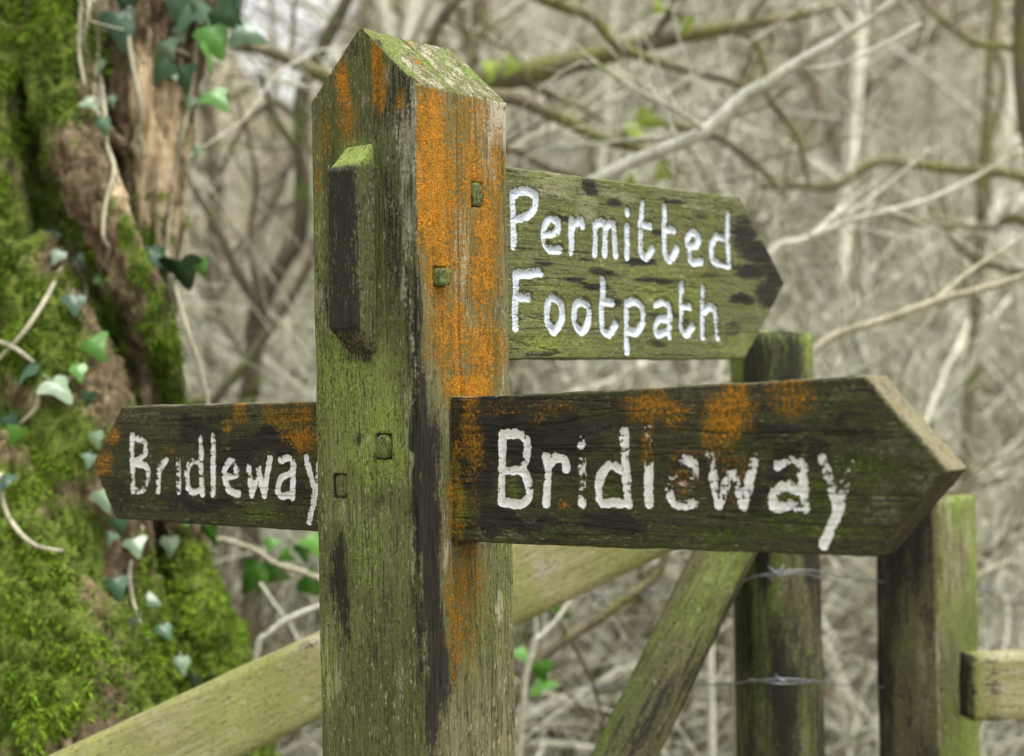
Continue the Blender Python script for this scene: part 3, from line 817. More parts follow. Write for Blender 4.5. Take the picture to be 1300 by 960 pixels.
def make_tenon():
    """the chamfered through-end of the upper arm, standing out of the green face"""
    x0, xt = 0.006, -0.0300
    zt, zb, ch = CAM_H + 0.256, CAM_H + 0.0425, 0.028
    y0, y1 = B_PF + 0.002, B_PF + 0.040
    prof = [(x0, zb), (x0, zt), (-0.002, zt), (xt, zt - ch), (xt, zb + ch * .9), (-0.002, zb)]
    pts = []
    for k in range(len(prof)):
        a, b = np.array(prof[k]), np.array(prof[(k + 1) % len(prof)])
        c = max(2, int(np.linalg.norm(b - a) / 0.0015))
        pts += [a + (b - a) * i / c for i in range(c)]
    pts = np.array(pts); n = len(pts)
    cen = np.array([0.0, (zt + zb) / 2])
    ys = np.linspace(y0, y1, 28)
    V = []
    inset = 0.0018
    for k, y in enumerate(ys):
        s = inset if k in (0, len(ys) - 1) else (inset * .35 if k in (1, len(ys) - 2) else 0)
        d = cen - pts; d = d / (np.linalg.norm(d, axis=1)[:, None] + 1e-9)
        p = pts + d * s
        V.append(np.stack([p[:, 0], np.full(n, y), p[:, 1]], 1))
    V = np.concatenate(V)
    V0 = V.copy()
    V[:, 0] += 0.0016 * (fbm(V0, (120, 260, 14), 3, 3) - .5) * (V0[:, 0] < 0)
    V[:, 1] += 0.0016 * (fbm(V0, (120, 120, 20), 3, 4) - .5)
    V[:, 2] += 0.0014 * (fbm(V0, 90, 3, 6) - .5)
    f = []
    for k in range(len(ys) - 1):
        for j in range(n):
            a, b = k * n + j, k * n + (j + 1) % n
            f.append((a, b, b + n, a + n))
    # near and far cheeks as grids of rings to the middle
    base_cnt = len(V)
    extra = []
    for side, off in ((0, 0), (1, (len(ys) - 1) * n)):
        prev = list(range(off, off + n))
        edge = V[off:off + n]
        R = 16
        mid = np.array([-0.010, edge[:, 1].mean(), (zt + zb) / 2])
        for r_ in range(1, R + 1):
            t = 1 - r_ / R
            ring = mid + (edge - mid) * max(t, 0.01)
            ring[:, 1] = edge[:, 1].mean() + (1 if side else -1) * 0.0006 + 0.0012 * (fbm(ring, (120, 1, 20), 3, 8) - .5)
            b0 = base_cnt + sum(len(e) for e in extra)
            extra.append(ring)
            cur = list(range(b0, b0 + n))
            for j in range(n):
                q = (prev[j], prev[(j + 1) % n], cur[(j + 1) % n], cur[j])
                f.append(q if side else q[::-1])
            prev = cur
    V = np.concatenate([V] + extra)
    x, y, z = V.T
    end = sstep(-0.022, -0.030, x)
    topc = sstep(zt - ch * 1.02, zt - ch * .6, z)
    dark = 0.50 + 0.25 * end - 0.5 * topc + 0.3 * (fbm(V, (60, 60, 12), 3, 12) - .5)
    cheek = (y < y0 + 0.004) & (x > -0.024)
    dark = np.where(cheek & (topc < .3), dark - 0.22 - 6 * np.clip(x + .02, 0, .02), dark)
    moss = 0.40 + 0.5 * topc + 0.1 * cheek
    zz = np.zeros(len(V))
    arm = [c for c in signpost.children if c.get('label', '').startswith('mossy')][0]
    o = link_mesh('tenon', V, f, M['post'], arm, dict(orange=zz, dark=dark, pale=0.15 + 0.55 * topc, moss=moss, bright=0.9 * topc, paint=zz), True)
    o.matrix_local = L_PF.inverted() @ L_POST
    return o
make_tenon()

# ------------------------------------------------------------------ ground: one sheet, a flat ride and a wooded hillside behind it
def terrain(x, y):
    x = np.asarray(x, float); y = np.asarray(y, float)
    az = np.arctan2(x, np.maximum(y, 0.1))
    slope = 0.45 - 0.155 * np.exp(-((az + 0.137) / 0.055) ** 2) - 0.02 * np.exp(-((az + .4) / .1) ** 2)
    t = np.clip(y - 4.6, 0, None)
    t = np.where(t < 2, t * t / 4, t - 1)
    up = np.minimum(t, 22 + 0.12 * np.clip(t - 22, 0, 200))
    p = np.stack([x, y, 0 * x], -1).reshape(-1, 3)
    n = (fbm(p, 0.5, 4, 201) - .5).reshape(x.shape) * np.clip((y - 3.5) / 6, 0, 1) * 0.9
    n2 = (fbm(p, 2.2, 3, 203) - .5).reshape(x.shape) * 0.12
    return slope * up + n + n2
def ground_mesh():
    xs = np.concatenate([np.linspace(-150, -14, 22)[:-1], np.linspace(-14, 14, 150), np.linspace(14, 150, 22)[1:]])
    ys = np.concatenate([np.linspace(-120, 1, 16)[:-1], np.linspace(1, 30, 170), np.linspace(30, 240, 26)[1:]])
    X, Y = np.meshgrid(xs, ys)
    Z = terrain(X, Y)
    v = np.stack([X, Y, Z], -1).reshape(-1, 3)
    idx = np.arange(X.size).reshape(X.shape)
    f = np.stack([idx[:-1, :-1], idx[:-1, 1:], idx[1:, 1:], idx[1:, :-1]], -1).reshape(-1, 4)
    t = NT('leaf_litter_ground')
    iv = t.coord()
    a = t.noise(iv, 1.3, 5, 0.6); b = t.noise(iv, 11, 5, 0.65); c_ = t.noise(iv, 45, 3, 0.6)
    c = t.ramp(t.math('ADD', t.math('MULTIPLY', b, .55), t.math('MULTIPLY', c_, .45)), [(0.34, (0.09, 0.074, 0.045)), (0.5, (0.25, 0.22, 0.15)), (0.66, (0.62, 0.585, 0.44))])
    g = t.step(t.math('ADD', a, t.math('MULTIPLY', b, .35)), 0.72, 0.88)
    c = t.mix(t.math('MULTIPLY', g, 0.6), c, t.ramp(c_, [(0.35, (0.06, 0.08, 0.025)), (0.7, (0.17, 0.19, 0.07))]))
    mat = t.done(c, 0.95, t.bump(b, 0.8, 0.05), 0.1)
    o = link_mesh('ground', v, f, mat)
    tag(o, kind='structure')
ground_mesh()
def on_ground(x, y):
    return np.array([x, y, float(terrain(np.array([x]), np.array([y]))[0])])

# ------------------------------------------------------------------ the big ivy-clad trunk on the left
TZ = 2.75
bark_t = bark_material('old_trunk_bark', (0.040, 0.030, 0.019), (0.225, 0.165, 0.095), 0.0, scale=26, stretch=0.22)
def trunk_bark():
    t = NT('old_trunk_bark_mossed')
    sv = t.coord((1, 1, 0.16)); iv = t.coord()
    n1 = t.noise(sv, 55, 6, 0.65, 0.5); n2 = t.noise(iv, 12, 4, 0.6); n3 = t.noise(iv, 130, 4, 0.6)
    c = t.ramp(t.math('ADD', t.math('MULTIPLY', n1, .6), t.math('MULTIPLY', n3, .4)), [(0.33, (0.026, 0.019, 0.011)), (0.5, (0.10, 0.073, 0.041)), (0.70, (0.27, 0.21, 0.125))])
    pl = t.attr('pale')
    c = t.mix(t.math('MULTIPLY', t.step(t.math('ADD', pl, t.math('MULTIPLY_ADD', n1, 1.2, -0.6)), .3, .7), .85), c, t.ramp(n1, [(0.35, (0.27, 0.18, 0.085)), (0.65, (0.62, 0.51, 0.34))]))
    mo = t.attr('moss')
    f = t.step(t.math('ADD', mo, t.math('MULTIPLY_ADD', n2, 1.2, -0.6)), 0.3, 0.65)
    c = t.mix(t.math('MULTIPLY', f, .9), c, t.ramp(n3, [(0.35, (0.035, 0.06, 0.006)), (0.7, (0.13, 0.18, 0.02))]))
    return t.done(c, 0.92, t.bump(n1, 0.8, 0.012), 0.15)
def px_r(r, Z): return r * Z / FPX
def build_trunk():
    tb = Tubes()
    def limb(lst, sides=20, smooth=8):
        tb.tube([P(x, y, z) for (x, y, z, r) in lst], [px_r(r, z) for (x, y, z, r) in lst], sides, 0.5, smooth)
    gy = lambda px, z: 480 + (CAM_H + 0.15) / z * FPX          # a little under ground level
    limb([(-40, -420, 2.95, 110), (-30, -60, 2.95, 128), (-25, 200, 2.93, 140), (-20, 420, 2.9, 165), (-10, 640, 2.88, 200), (0, 900, 2.85, 230), (10, 1250, 2.85, 270), (10, gy(0, 2.85), 2.85, 350)])
    limb([(250, -420, 2.92, 70), (212, -60, 2.86, 66), (200, 60, 2.84, 60), (190, 200, 2.82, 46), (186, 330, 2.82, 38), (190, 480, 2.84, 34), (205, 620, 2.84, 34), (235, 760, 2.78, 46), (262, 860, 2.72, 66), (280, 1050, 2.65, 84), (320, 1400, 2.6, 100), (330, gy(0, 2.6), 2.55, 110)])
    limb([(50, -160, 2.8, 46), (66, 40, 2.74, 44), (84, 150, 2.68, 38), (118, 250, 2.64, 36), (160, 340, 2.64, 30), (196, 420, 2.66, 24), (222, 500, 2.7, 20), (226, 600, 2.76, 20), (238, 720, 2.74, 30), (262, 830, 2.66, 46), (290, 1000, 2.6, 50)])
    limb([(20, 330, 2.66, 60), (70, 480, 2.58, 78), (100, 600, 2.54, 78), (120, 740, 2.52, 60), (150, 900, 2.5, 56), (180, 1200, 2.5, 66), (200, gy(0, 2.5), 2.5, 90)])
    limb([(10, 560, 2.52, 60), (40, 760, 2.44, 100), (70, 860, 2.40, 122), (90, 1000, 2.38, 140), (90, 1300, 2.38, 160), (90, gy(0, 2.38), 2.38, 190)])
    limb([(-60, -100, 2.74, 60), (-40, 150, 2.70, 66), (-20, 350, 2.66, 70), (10, 520, 2.6, 70)])
    limb([(140, 500, 2.62, 18), (170, 640, 2.60, 16), (190, 760, 2.60, 18), (200, 880, 2.56, 24), (220, 1050, 2.5, 30)])
    limb([(60, -60, 2.74, 16), (120, 60, 2.80, 12), (165, 150, 2.78, 9), (160, 190, 2.78, 9), (186, 260, 2.78, 9)])
    limb([(130, 165, 2.70, 9), (150, 185, 2.74, 11), (172, 200, 2.76, 8)])
    o = tb.build('trunk', M['brown_stem'])
    md = o.modifiers.new('r', 'REMESH'); md.mode = 'VOXEL'; md.voxel_size = 0.0085
    sm = o.modifiers.new('s', 'SMOOTH'); sm.iterations = 3
    dg = bpy.context.evaluated_depsgraph_get()
    me = bpy.data.meshes.new_from_object(o.evaluated_get(dg))
    bpy.data.objects.remove(o)
    n = len(me.vertices)
    v = np.empty(n * 3, np.float32); me.vertices.foreach_get('co', v); v = v.reshape(-1, 3).astype(float)
    nr = np.empty(n * 3, np.float32); me.vertices.foreach_get('normal', nr); nr = nr.reshape(-1, 3)
    d = 0.030 * (fbm(v, (14, 14, 5), 4, 301) - .5) + 0.030 * (fbm(v, (52, 52, 8), 4, 303) - .5) - 0.016 * np.exp(-((fbm(v, (38, 38, 4.5), 3, 307) - .5) / .035) ** 2) + 0.010 * (fbm(v, 90, 3, 305) - .5)
    v = v + nr * d[:, None]
    me.vertices.foreach_set('co', v.astype(np.float32).ravel())
    # where the moss grows, in metres on the tree (x to the right, z up)
    x, y, z = v.T
    def spot(px, py, Z, rx, ry, s):
        c = P(px, py, Z)
        return s * np.exp(-(((x - c[0]) / px_r(rx, Z)) ** 2 + ((z - c[2]) / px_r(ry, Z)) ** 2) * .7)
    moss = np.zeros(n)
    for a in [(70, 60, 2.7, 50, 130, .95), (10, 100, 2.8, 50, 160, .85), (5, 235, 2.8, 34, 80, .9), (45, 185, 2.8, 24, 50, .7), (75, 210, 2.7, 26, 60, .6), (20, 330, 2.8, 60, 110, .95), (60, 430, 2.6, 80, 80, .95), (10, 230, 2.8, 40, 60, .8), (80, 560, 2.5, 90, 60, .8), (60, 800, 2.4, 140, 110, 1.2), (30, 620, 2.5, 60, 60, .85),
              (260, 790, 2.7, 60, 80, 1.1), (215, 500, 2.7, 24, 90, .9), (200, 400, 2.7, 14, 60, .55), (110, 680, 2.5, 60, 60, .85), (150, 262, 2.65, 12, 24, .8), (168, 295, 2.65, 12, 28, .9), (186, 340, 2.65, 12, 30, .95), (205, 392, 2.66, 13, 32, 1.0), (222, 450, 2.68, 15, 34, 1.1), (95, 150, 2.7, 26, 34, .8), (60, 270, 2.7, 30, 60, .8), (100, 330, 2.65, 30, 50, .6), (130, 440, 2.6, 30, 50, .75), (40, 0, 2.8, 60, 60, .8), (150, 860, 2.5, 80, 40, .95), (230, 700, 2.75, 26, 40, .8), (120, 130, 2.7, 14, 40, .5), (0, 500, 2.6, 50, 60, .7)]:
        moss = np.maximum(moss, spot(*a))
    for a in [(112, 250, 2.7, 26, 60, .5), (40, 200, 2.8, 10, 30, .1), (178, 430, 2.75, 18, 60, .8), (190, 700, 2.7, 20, 80, .55), (30, 570, 2.6, 30, 14, .4), (205, 130, 2.8, 50, 120, .6), (195, 850, 2.6, 26, 50, .35)]:
        moss = moss - spot(*a)
    moss = np.clip(moss, 0, 1.2)
    moss = np.where(z < 0.9, np.maximum(moss, .7), moss)
    pale = spot(198, 185, 2.8, 40, 110, 1.0) * sstep(P(168, 200, 2.8)[0], P(180, 200, 2.8)[0], x)
    for k, val in (('moss', moss), ('pale', pale)):
        at = me.attributes.new(k, 'FLOAT', 'POINT'); at.data.foreach_set('value', val.astype(np.float32))
    me.materials.clear(); me.materials.append(trunk_bark())
    me.polygons.foreach_set('use_smooth', [True] * len(me.polygons))
    me.update()
    base = P(60, 800, 2.7); base[2] = 0
    root = empty('ivy_clad_tree', base)
    tag(root, 'large old twin-stemmed tree trunk covered in moss at the left edge, climbed by ivy', 'tree')
    t = bpy.data.objects.new('trunk', me); COL.objects.link(t)
    t.parent = root; t.location = -Vector(base)
    me.update()
    dl = bpy.context.evaluated_depsgraph_get()
    bv = BVHTree.FromPolygons([tuple(q) for q in v], [tuple(p.vertices) for p in me.polygons])
    # --- moss fronds: small pointed tufts on the mossed skin
    pol = me.polygons
    cen = np.empty(len(pol) * 3, np.float32); pol.foreach_get('center', cen); cen = cen.reshape(-1, 3).astype(float)
    pn = np.empty(len(pol) * 3, np.float32); pol.foreach_get('normal', pn); pn = pn.reshape(-1, 3).astype(float)
    ar = np.empty(len(pol), np.float32); pol.foreach_get('area', ar)
    vi = np.array([p.vertices[0] for p in pol])
    clump = fbm(cen, 26, 3, 311)
    w = np.clip(moss[vi] + (clump - .5) * 2.2 - .35, 0, 1)
    facing = (pn @ FWD) < 0.35
    w = w * ar * facing * (cen[:, 2] > 0.75) * (cen[:, 2] < 2.3)
    N = 120000
    pick = RNG.choice(len(w), N, p=w / w.sum())
    pc = cen[pick] + RNG.normal(0, 0.003, (N, 3))
    nn = pn[pick]
    rnd = RNG.normal(0, 1, (N, 3))
    dirv = nn * 0.8 + rnd * 0.42 + np.array([0, 0, -0.25])
    dirv /= np.linalg.norm(dirv, axis=1)[:, None]
    side = np.cross(dirv, rnd); side /= np.linalg.norm(side, axis=1)[:, None] + 1e-9
    L = RNG.uniform(0.005, 0.019, N)[:, None]; W = RNG.uniform(0.0008, 0.0021, N)[:, None]
    b0 = pc - nn * 0.004
    midp = b0 + dirv * L * 0.55
    tip = b0 + dirv * L + np.array([0, 0, -1.0]) * L * 0.18
    V = np.stack([b0 - side * W * .6, b0 + side * W * .6, midp + side * W, tip, midp - side * W], 1).reshape(-1, 3)
    F = (np.arange(N)[:, None] * 5 + np.array([[0, 1, 2, 3, 4]]))
    big = fbm(pc, 9, 3, 313)
    low = np.clip((1.45 - pc[:, 2]) / 0.5, 0, 1)
    tint = np.clip(0.08 + 0.34 * RNG.random(N) + 1.1 * (clump[pick] - .42) + 0.6 * (big - .45) + 0.26 * low, 0, 1)
    V = V - base
    mo = link_mesh('moss', V, F, M['moss'], root, {'tint': np.repeat(tint, 5)}, False)
    mo['kind'] = 'stuff'
    return root, bv
tree_root, TREE_BVH = build_trunk()
def on_tree(px, py, lift=0.02, fallback=2.68):
    d = Vector(ray(px, py)); L = d.length
    loc, nor, idx, dist = TREE_BVH.ray_cast(Vector(EYE), d / L)
    if loc is None or dist > 3.6: return P(px, py, fallback), None
    q = np.array(loc); e = EYE - q; e /= np.linalg.norm(e)
    return q + e * lift, np.array(nor)

# --- ivy on that trunk
def ivy_leaf_mesh(seed):
    rr = random.Random(seed)
    lobes = [(0, .0), (.18, -.13), (.38, -.15), (.54, -.02), (.56, .10), (.42, .24), (.33, .38), (.24, .56), (.13, .80), (0, 1.0)]
    out = [(x * (1 + rr.uniform(-.12, .12)), y * (1 + rr.uniform(-.06, .06))) for x, y in lobes]
    ring = out + [(-x * (1 + rr.uniform(-.12, .12)), y) for x, y in out[-2:0:-1]]
    v, f = [], []
    spine = [(0, y) for y in (-.02, .1, .25, .42, .66, 1.0)]
    c0 = (0, .22)
    def zz(x, y): return -0.30 * abs(x) ** 1.3 - 0.22 * (y - .25) ** 2 + .03 * math.sin(9 * x + 5 * y)
    v.append((c0[0], c0[1], zz(*c0)))
    for s in (0.5, 1.0):
        for (x, y) in ring:
            X, Y = c0[0] + (x - c0[0]) * s, c0[1] + (y - c0[1]) * s
            v.append((X, Y, zz(X, Y)))
    n = len(ring)
    for j in range(n):
        f.append((0, 1 + j, 1 + (j + 1) % n))
        f.append((1 + j, 1 + n + j, 1 + n + (j + 1) % n, 1 + (j + 1) % n))
    # leaf stalk
    k = len(v)
    v += [(-.018, 0, -.01), (.018, 0, -.01), (.014, -.45, -.12), (-.014, -.45, -.12)]
    f.append((k, k + 1, k + 2, k + 3))
    return np.array(v), f
IVY = [ivy_leaf_mesh(k) for k in range(5)]
def leaf_obj(name, mat, parent, pos, size, face_dir, down, tint, shape, origin):
    v, f = IVY[shape % 5]
    z = np.asarray(face_dir, float); z /= np.linalg.norm(z)
    y = np.asarray(down, float); y = y - z * (y @ z); y /= np.linalg.norm(y)
    x = np.cross(y, z)
    w = (v[:, :1] * x + (v[:, 1:2] - .3) * y + v[:, 2:3] * z) * size + np.asarray(pos) - origin
    return link_mesh(name, w, f, mat, parent, {'tint': np.full(len(v), tint)})
def build_ivy():
    org = on_tree(180, 840, 0.0)[0].copy(); org[2] = 0
    root = empty('ivy_vine', org)
    tag(root, 'ivy with glossy dark lobed leaves, some coloured pale as sky sheen, climbing the mossy trunk on the left', 'ivy')
    stems = [
        [(108, -40), (113, 10), (106, 60), (126, 95), (134, 150), (136, 185), (145, 215), (134, 260), (131, 300), (139, 318), (128, 342)],
        [(165, -20), (164, 50), (172, 100), (181, 150), (166, 190)],
        [(250, -30), (250, 25), (247, 75), (242, 120), (232, 170), (224, 205), (217, 260), (212, 320), (214, 360), (222, 420), (240, 500)],
        [(78, 342), (55, 385), (28, 425), (0, 455), (-30, 490)],
        [(-20, 428), (15, 440), (44, 461)],
        [(94, 333), (108, 368), (103, 405), (90, 449)],
        [(50, 499), (45, 520), (25, 539)],
        [(226, 64), (240, 70), (251, 76)], [(184, 200), (178, 176), (165, 190)],
        [(212, 320), (232, 400), (255, 470), (266, 520)],
        [(180, 670), (165, 720), (170, 770), (190, 820)], [(0, 600), (8, 650), (40, 690), (80, 700)],
        [(104, 0), (100, 60), (108, 110)], [(120, 0), (124, 60), (118, 120), (126, 150)]]
    tb = Tubes()
    for s in stems:
        pts = [on_tree(x, y, 0.012, 2.66)[0] for x, y in s]
        Zs = [(p - EYE) @ FWD for p in pts]
        # keep a stem on one smooth depth
        for k in range(1, len(pts)):
            if abs(Zs[k] - Zs[k - 1]) > 0.10:
                Zs[k] = Zs[k - 1] + 0.10 * np.sign(Zs[k] - Zs[k - 1]); pts[k] = P(*s[k], Zs[k])
        tb.tube(pts, [0.0044, 0.0032], 7, 0.55, 5)
    tb.build('stem', M['tan_stem'], root, org)
    G, Pa, B = 'ivy', 'ivy_sky_sheen', 'ivy_bright'
    leaves = [(153, 32, 58, G, 190), (120, 84, 36, Pa, 170), (112, 130, 30, Pa, 120), (141, 128, 24, Pa, 200), (213, 62, 42, Pa, 200), (205, 88, 40, G, 140), (219, 88, 38, Pa, 185), (233, 97, 38, G, 190), (237, 15, 46, G, 160), (285, 20, 50, G, 230),
              (312, 42, 58, Pa, 250), (273, 50, 50, B, 200), (268, 72, 44, B, 180), (246, 4, 28, Pa, 180), (276, 124, 40, B, 215), (250, 192, 24, Pa, 175), (131, 159, 26, G, 200), (70, 300, 30, Pa, 170),
              (73, 324, 30, Pa, 160), (101, 331, 26, Pa, 220), (121, 352, 36, B, 230), (95, 384, 34, G, 180), (122, 440, 40, B, 210), (34, 470, 36, G, 160), (75, 492, 58, Pa, 215), (231, 345, 58, G, 185), (203, 326, 44, G, 240), (256, 340, 26, B, 200),
              (122, 556, 30, Pa, 190), (114, 583, 28, Pa, 170), (130, 632, 44, Pa, 205), (151, 666, 30, G, 190), (172, 692, 40, Pa, 195), (217, 692, 36, Pa, 180), (141, 682, 24, Pa, 160), (149, 744, 34, G, 190),
              (192, 762, 32, Pa, 250), (173, 790, 34, Pa, 215), (232, 842, 34, Pa, 180), (246, 864, 30, Pa, 160), (265, 676, 34, B, 200), (258, 12, 40, G, 150), (296, 8, 36, G, 200), (222, 5, 36, G, 170), (241, 130, 28, Pa, 170), (160, 4, 30, G, 180),
              (10, 540, 34, G, 200), (20, 552, 28, B, 160), (100, 470, 26, B, 190), (112, 505, 24, G, 170), (200, 640, 26, G, 200), (235, 655, 26, B, 190), (6, 610, 28, G, 180), (210, 800, 26, G, 200), (255, 40, 34, G, 190), (228, 40, 30, Pa, 200)]
    for k, (px, py, s, mname, ang) in enumerate(leaves):
        pos, nor = on_tree(px, py, 0.028, 2.72)
        Z = (pos - EYE) @ FWD
        toeye = EYE - pos; toeye /= np.linalg.norm(toeye)
        rr = np.random.default_rng(900 + k)
        fd = toeye * 1.0 + rr.normal(0, .38, 3) + np.array([0, 0, .40 if mname == Pa else .15])
        a = math.radians(ang)
        dn = RGT * -math.sin(a) + UP * math.cos(a)
        leaf_obj('leaf', M[mname], root, pos, px_r(s, Z) * (0.70 if mname == Pa else 0.88), fd, dn, float(rr.uniform(.15, .9)), k, org)
build_ivy()

# ------------------------------------------------------------------ fence behind the sign
def timber_attrs(v, moss=.6, dark=.2, bright=.3, pale=.15, seed=1):
    n1 = fbm(v, (16, 16, 7), 3, seed); n2 = fbm(v, (30, 30, 4), 3, seed + 1)
    z = np.zeros(len(v))
    return dict(moss=moss + 0.8 * (n1 - .5), dark=dark + 1.3 * (n2 - .5), bright=bright + 1.2 * (fbm(v, 9, 3, seed + 2) - .5), pale=pale + 0.5 * (fbm(v, (40, 40, 5), 3, seed + 3) - .5), orange=z, paint=z)
def round_timber(name, p0, p1, r0, r1, parent, origin, mat, seed, **kw):
    """a pole along its own Z: cut ends, shakes along the grain"""
    p0, p1 = np.asarray(p0), np.asarray(p1)
    L = np.linalg.norm(p1 - p0); n, rows = 56, int(L / 0.012) + 2
    v = []
    for k in range(rows):
        t = k / (rows - 1); r = r0 + (r1 - r0) * t
        if k in (0, rows - 1): r *= .965
        for j in range(n):
            a = 2 * math.pi * j / n
            v.append((r * math.cos(a), r * math.sin(a), L * t))
    for s, zc in ((.8, L), (.5, L + .004), (.15, L + .005)):
        for j in range(n):
            a = 2 * math.pi * j / n
            v.append((r1 * s * math.cos(a), r1 * s * math.sin(a), zc))
    v = np.array(v)
    rad = np.hypot(v[:, 0], v[:, 1])[:, None] + 1e-9
    side = (np.arange(len(v)) < rows * n)[:, None]
    d = 0.006 * (fbm(v, (22, 22, 3), 3, seed) - .5) + 0.003 * (fbm(v, (90, 90, 3), 3, seed + 4) - .5) - 0.004 * np.exp(-((fbm(v, (24, 24, 1.2), 2, seed + 6) - .5) / .012) ** 2)
    v[:, :2] += v[:, :2] / rad * d[:, None] * side
    v[:, 2] += np.where(side[:, 0], 0, 0.006 * (fbm(v, 50, 2, seed) - .5))
    f = []
    R = rows + 3
    for k in range(R - 1):
        for j in range(n):
            a, b = k * n + j, k * n + (j + 1) % n
            f.append((a, b, b + n, a + n))
    f.append(tuple((R - 1) * n + j for j in range(n))); f.append(tuple(range(n))[::-1])
    q = Vector(p1 - p0).to_track_quat('Z', 'Y').to_matrix().to_4x4()
    at = timber_attrs(v, seed=seed, **kw)
    capm = np.clip(1 - (L - v[:, 2]) / .16, 0, 1)
    at['bright'] = at['bright'] + .5 * capm; at['moss'] = at['moss'] + .25 * capm; at['dark'] = at['dark'] - .15 * capm
    return link_mesh(name, v, f, mat, parent, at, True, Matrix.Translation(Vector(p0 - origin)) @ q)
def box_timber(name, L, W, H, mat, parent, local, seed, grain='Z', res=0.012, lit_face=None, dark_end=False, **kw):
    """a sawn timber with rounded arrises; long along its own X or Z"""
    dims = (L, W, H)
    ns = [max(4, int(d / res)) for d in dims]
    v, f, seen = [], [], {}
    def vid(p):
        k = tuple(round(c, 5) for c in p)
        if k not in seen: seen[k] = len(v); v.append(p)
        return seen[k]
    for ax in range(3):
        b, c = (ax + 1) % 3, (ax + 2) % 3
        for sgn in (0, 1):
            for i in range(ns[b]):
                for j in range(ns[c]):
                    q = []
                    for di, dj in ((0, 0), (1, 0), (1, 1), (0, 1)):
                        p = [0, 0, 0]; p[ax] = sgn * dims[ax]; p[b] = (i + di) / ns[b] * dims[b]; p[c] = (j + dj) / ns[c] * dims[c]
                        q.append(vid(p))
                    f.append(tuple(q) if sgn else tuple(q[::-1]))
    v = np.array(v, float)
    r = 0.004
    onf = [np.minimum(v[:, k], dims[k] - v[:, k]) < 1e-6 for k in range(3)]
    cnt = sum(o.astype(int) for o in onf)
    for k in range(3):
        s = np.where(v[:, k] < dims[k] / 2, 1, -1)
        v[:, k] += np.where(onf[k] & (cnt >= 2), s * r * .5, 0)
    sc = (60, 60, 3) if grain == 'Z' else (3, 60, 60)
    d = 0.003 * (fbm(v, sc, 3, seed) - .5) + 0.004 * (fbm(v, 9, 3, seed + 3) - .5)
    for k in range(3):
        s = np.where(v[:, k] < dims[k] / 2, -1, 1)
        v[:, k] += np.where(onf[k], s * d, 0)
    at = timber_attrs(v, seed=seed, **kw)
    if lit_face is not None:                       # brightness of the lit side painted into its colour masks
        w = onf[lit_face] & (v[:, lit_face] < dims[lit_face] / 2)
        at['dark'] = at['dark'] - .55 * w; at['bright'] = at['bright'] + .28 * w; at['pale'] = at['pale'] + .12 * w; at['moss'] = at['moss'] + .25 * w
    if dark_end:
        at['dark'] = at['dark'] + .6 * (onf[0] & (v[:, 0] < .02)); at['moss'] = at['moss'] + .2 * (v[:, 0] < .02)
    return link_mesh(name, v, f, mat, parent, at, True, local)

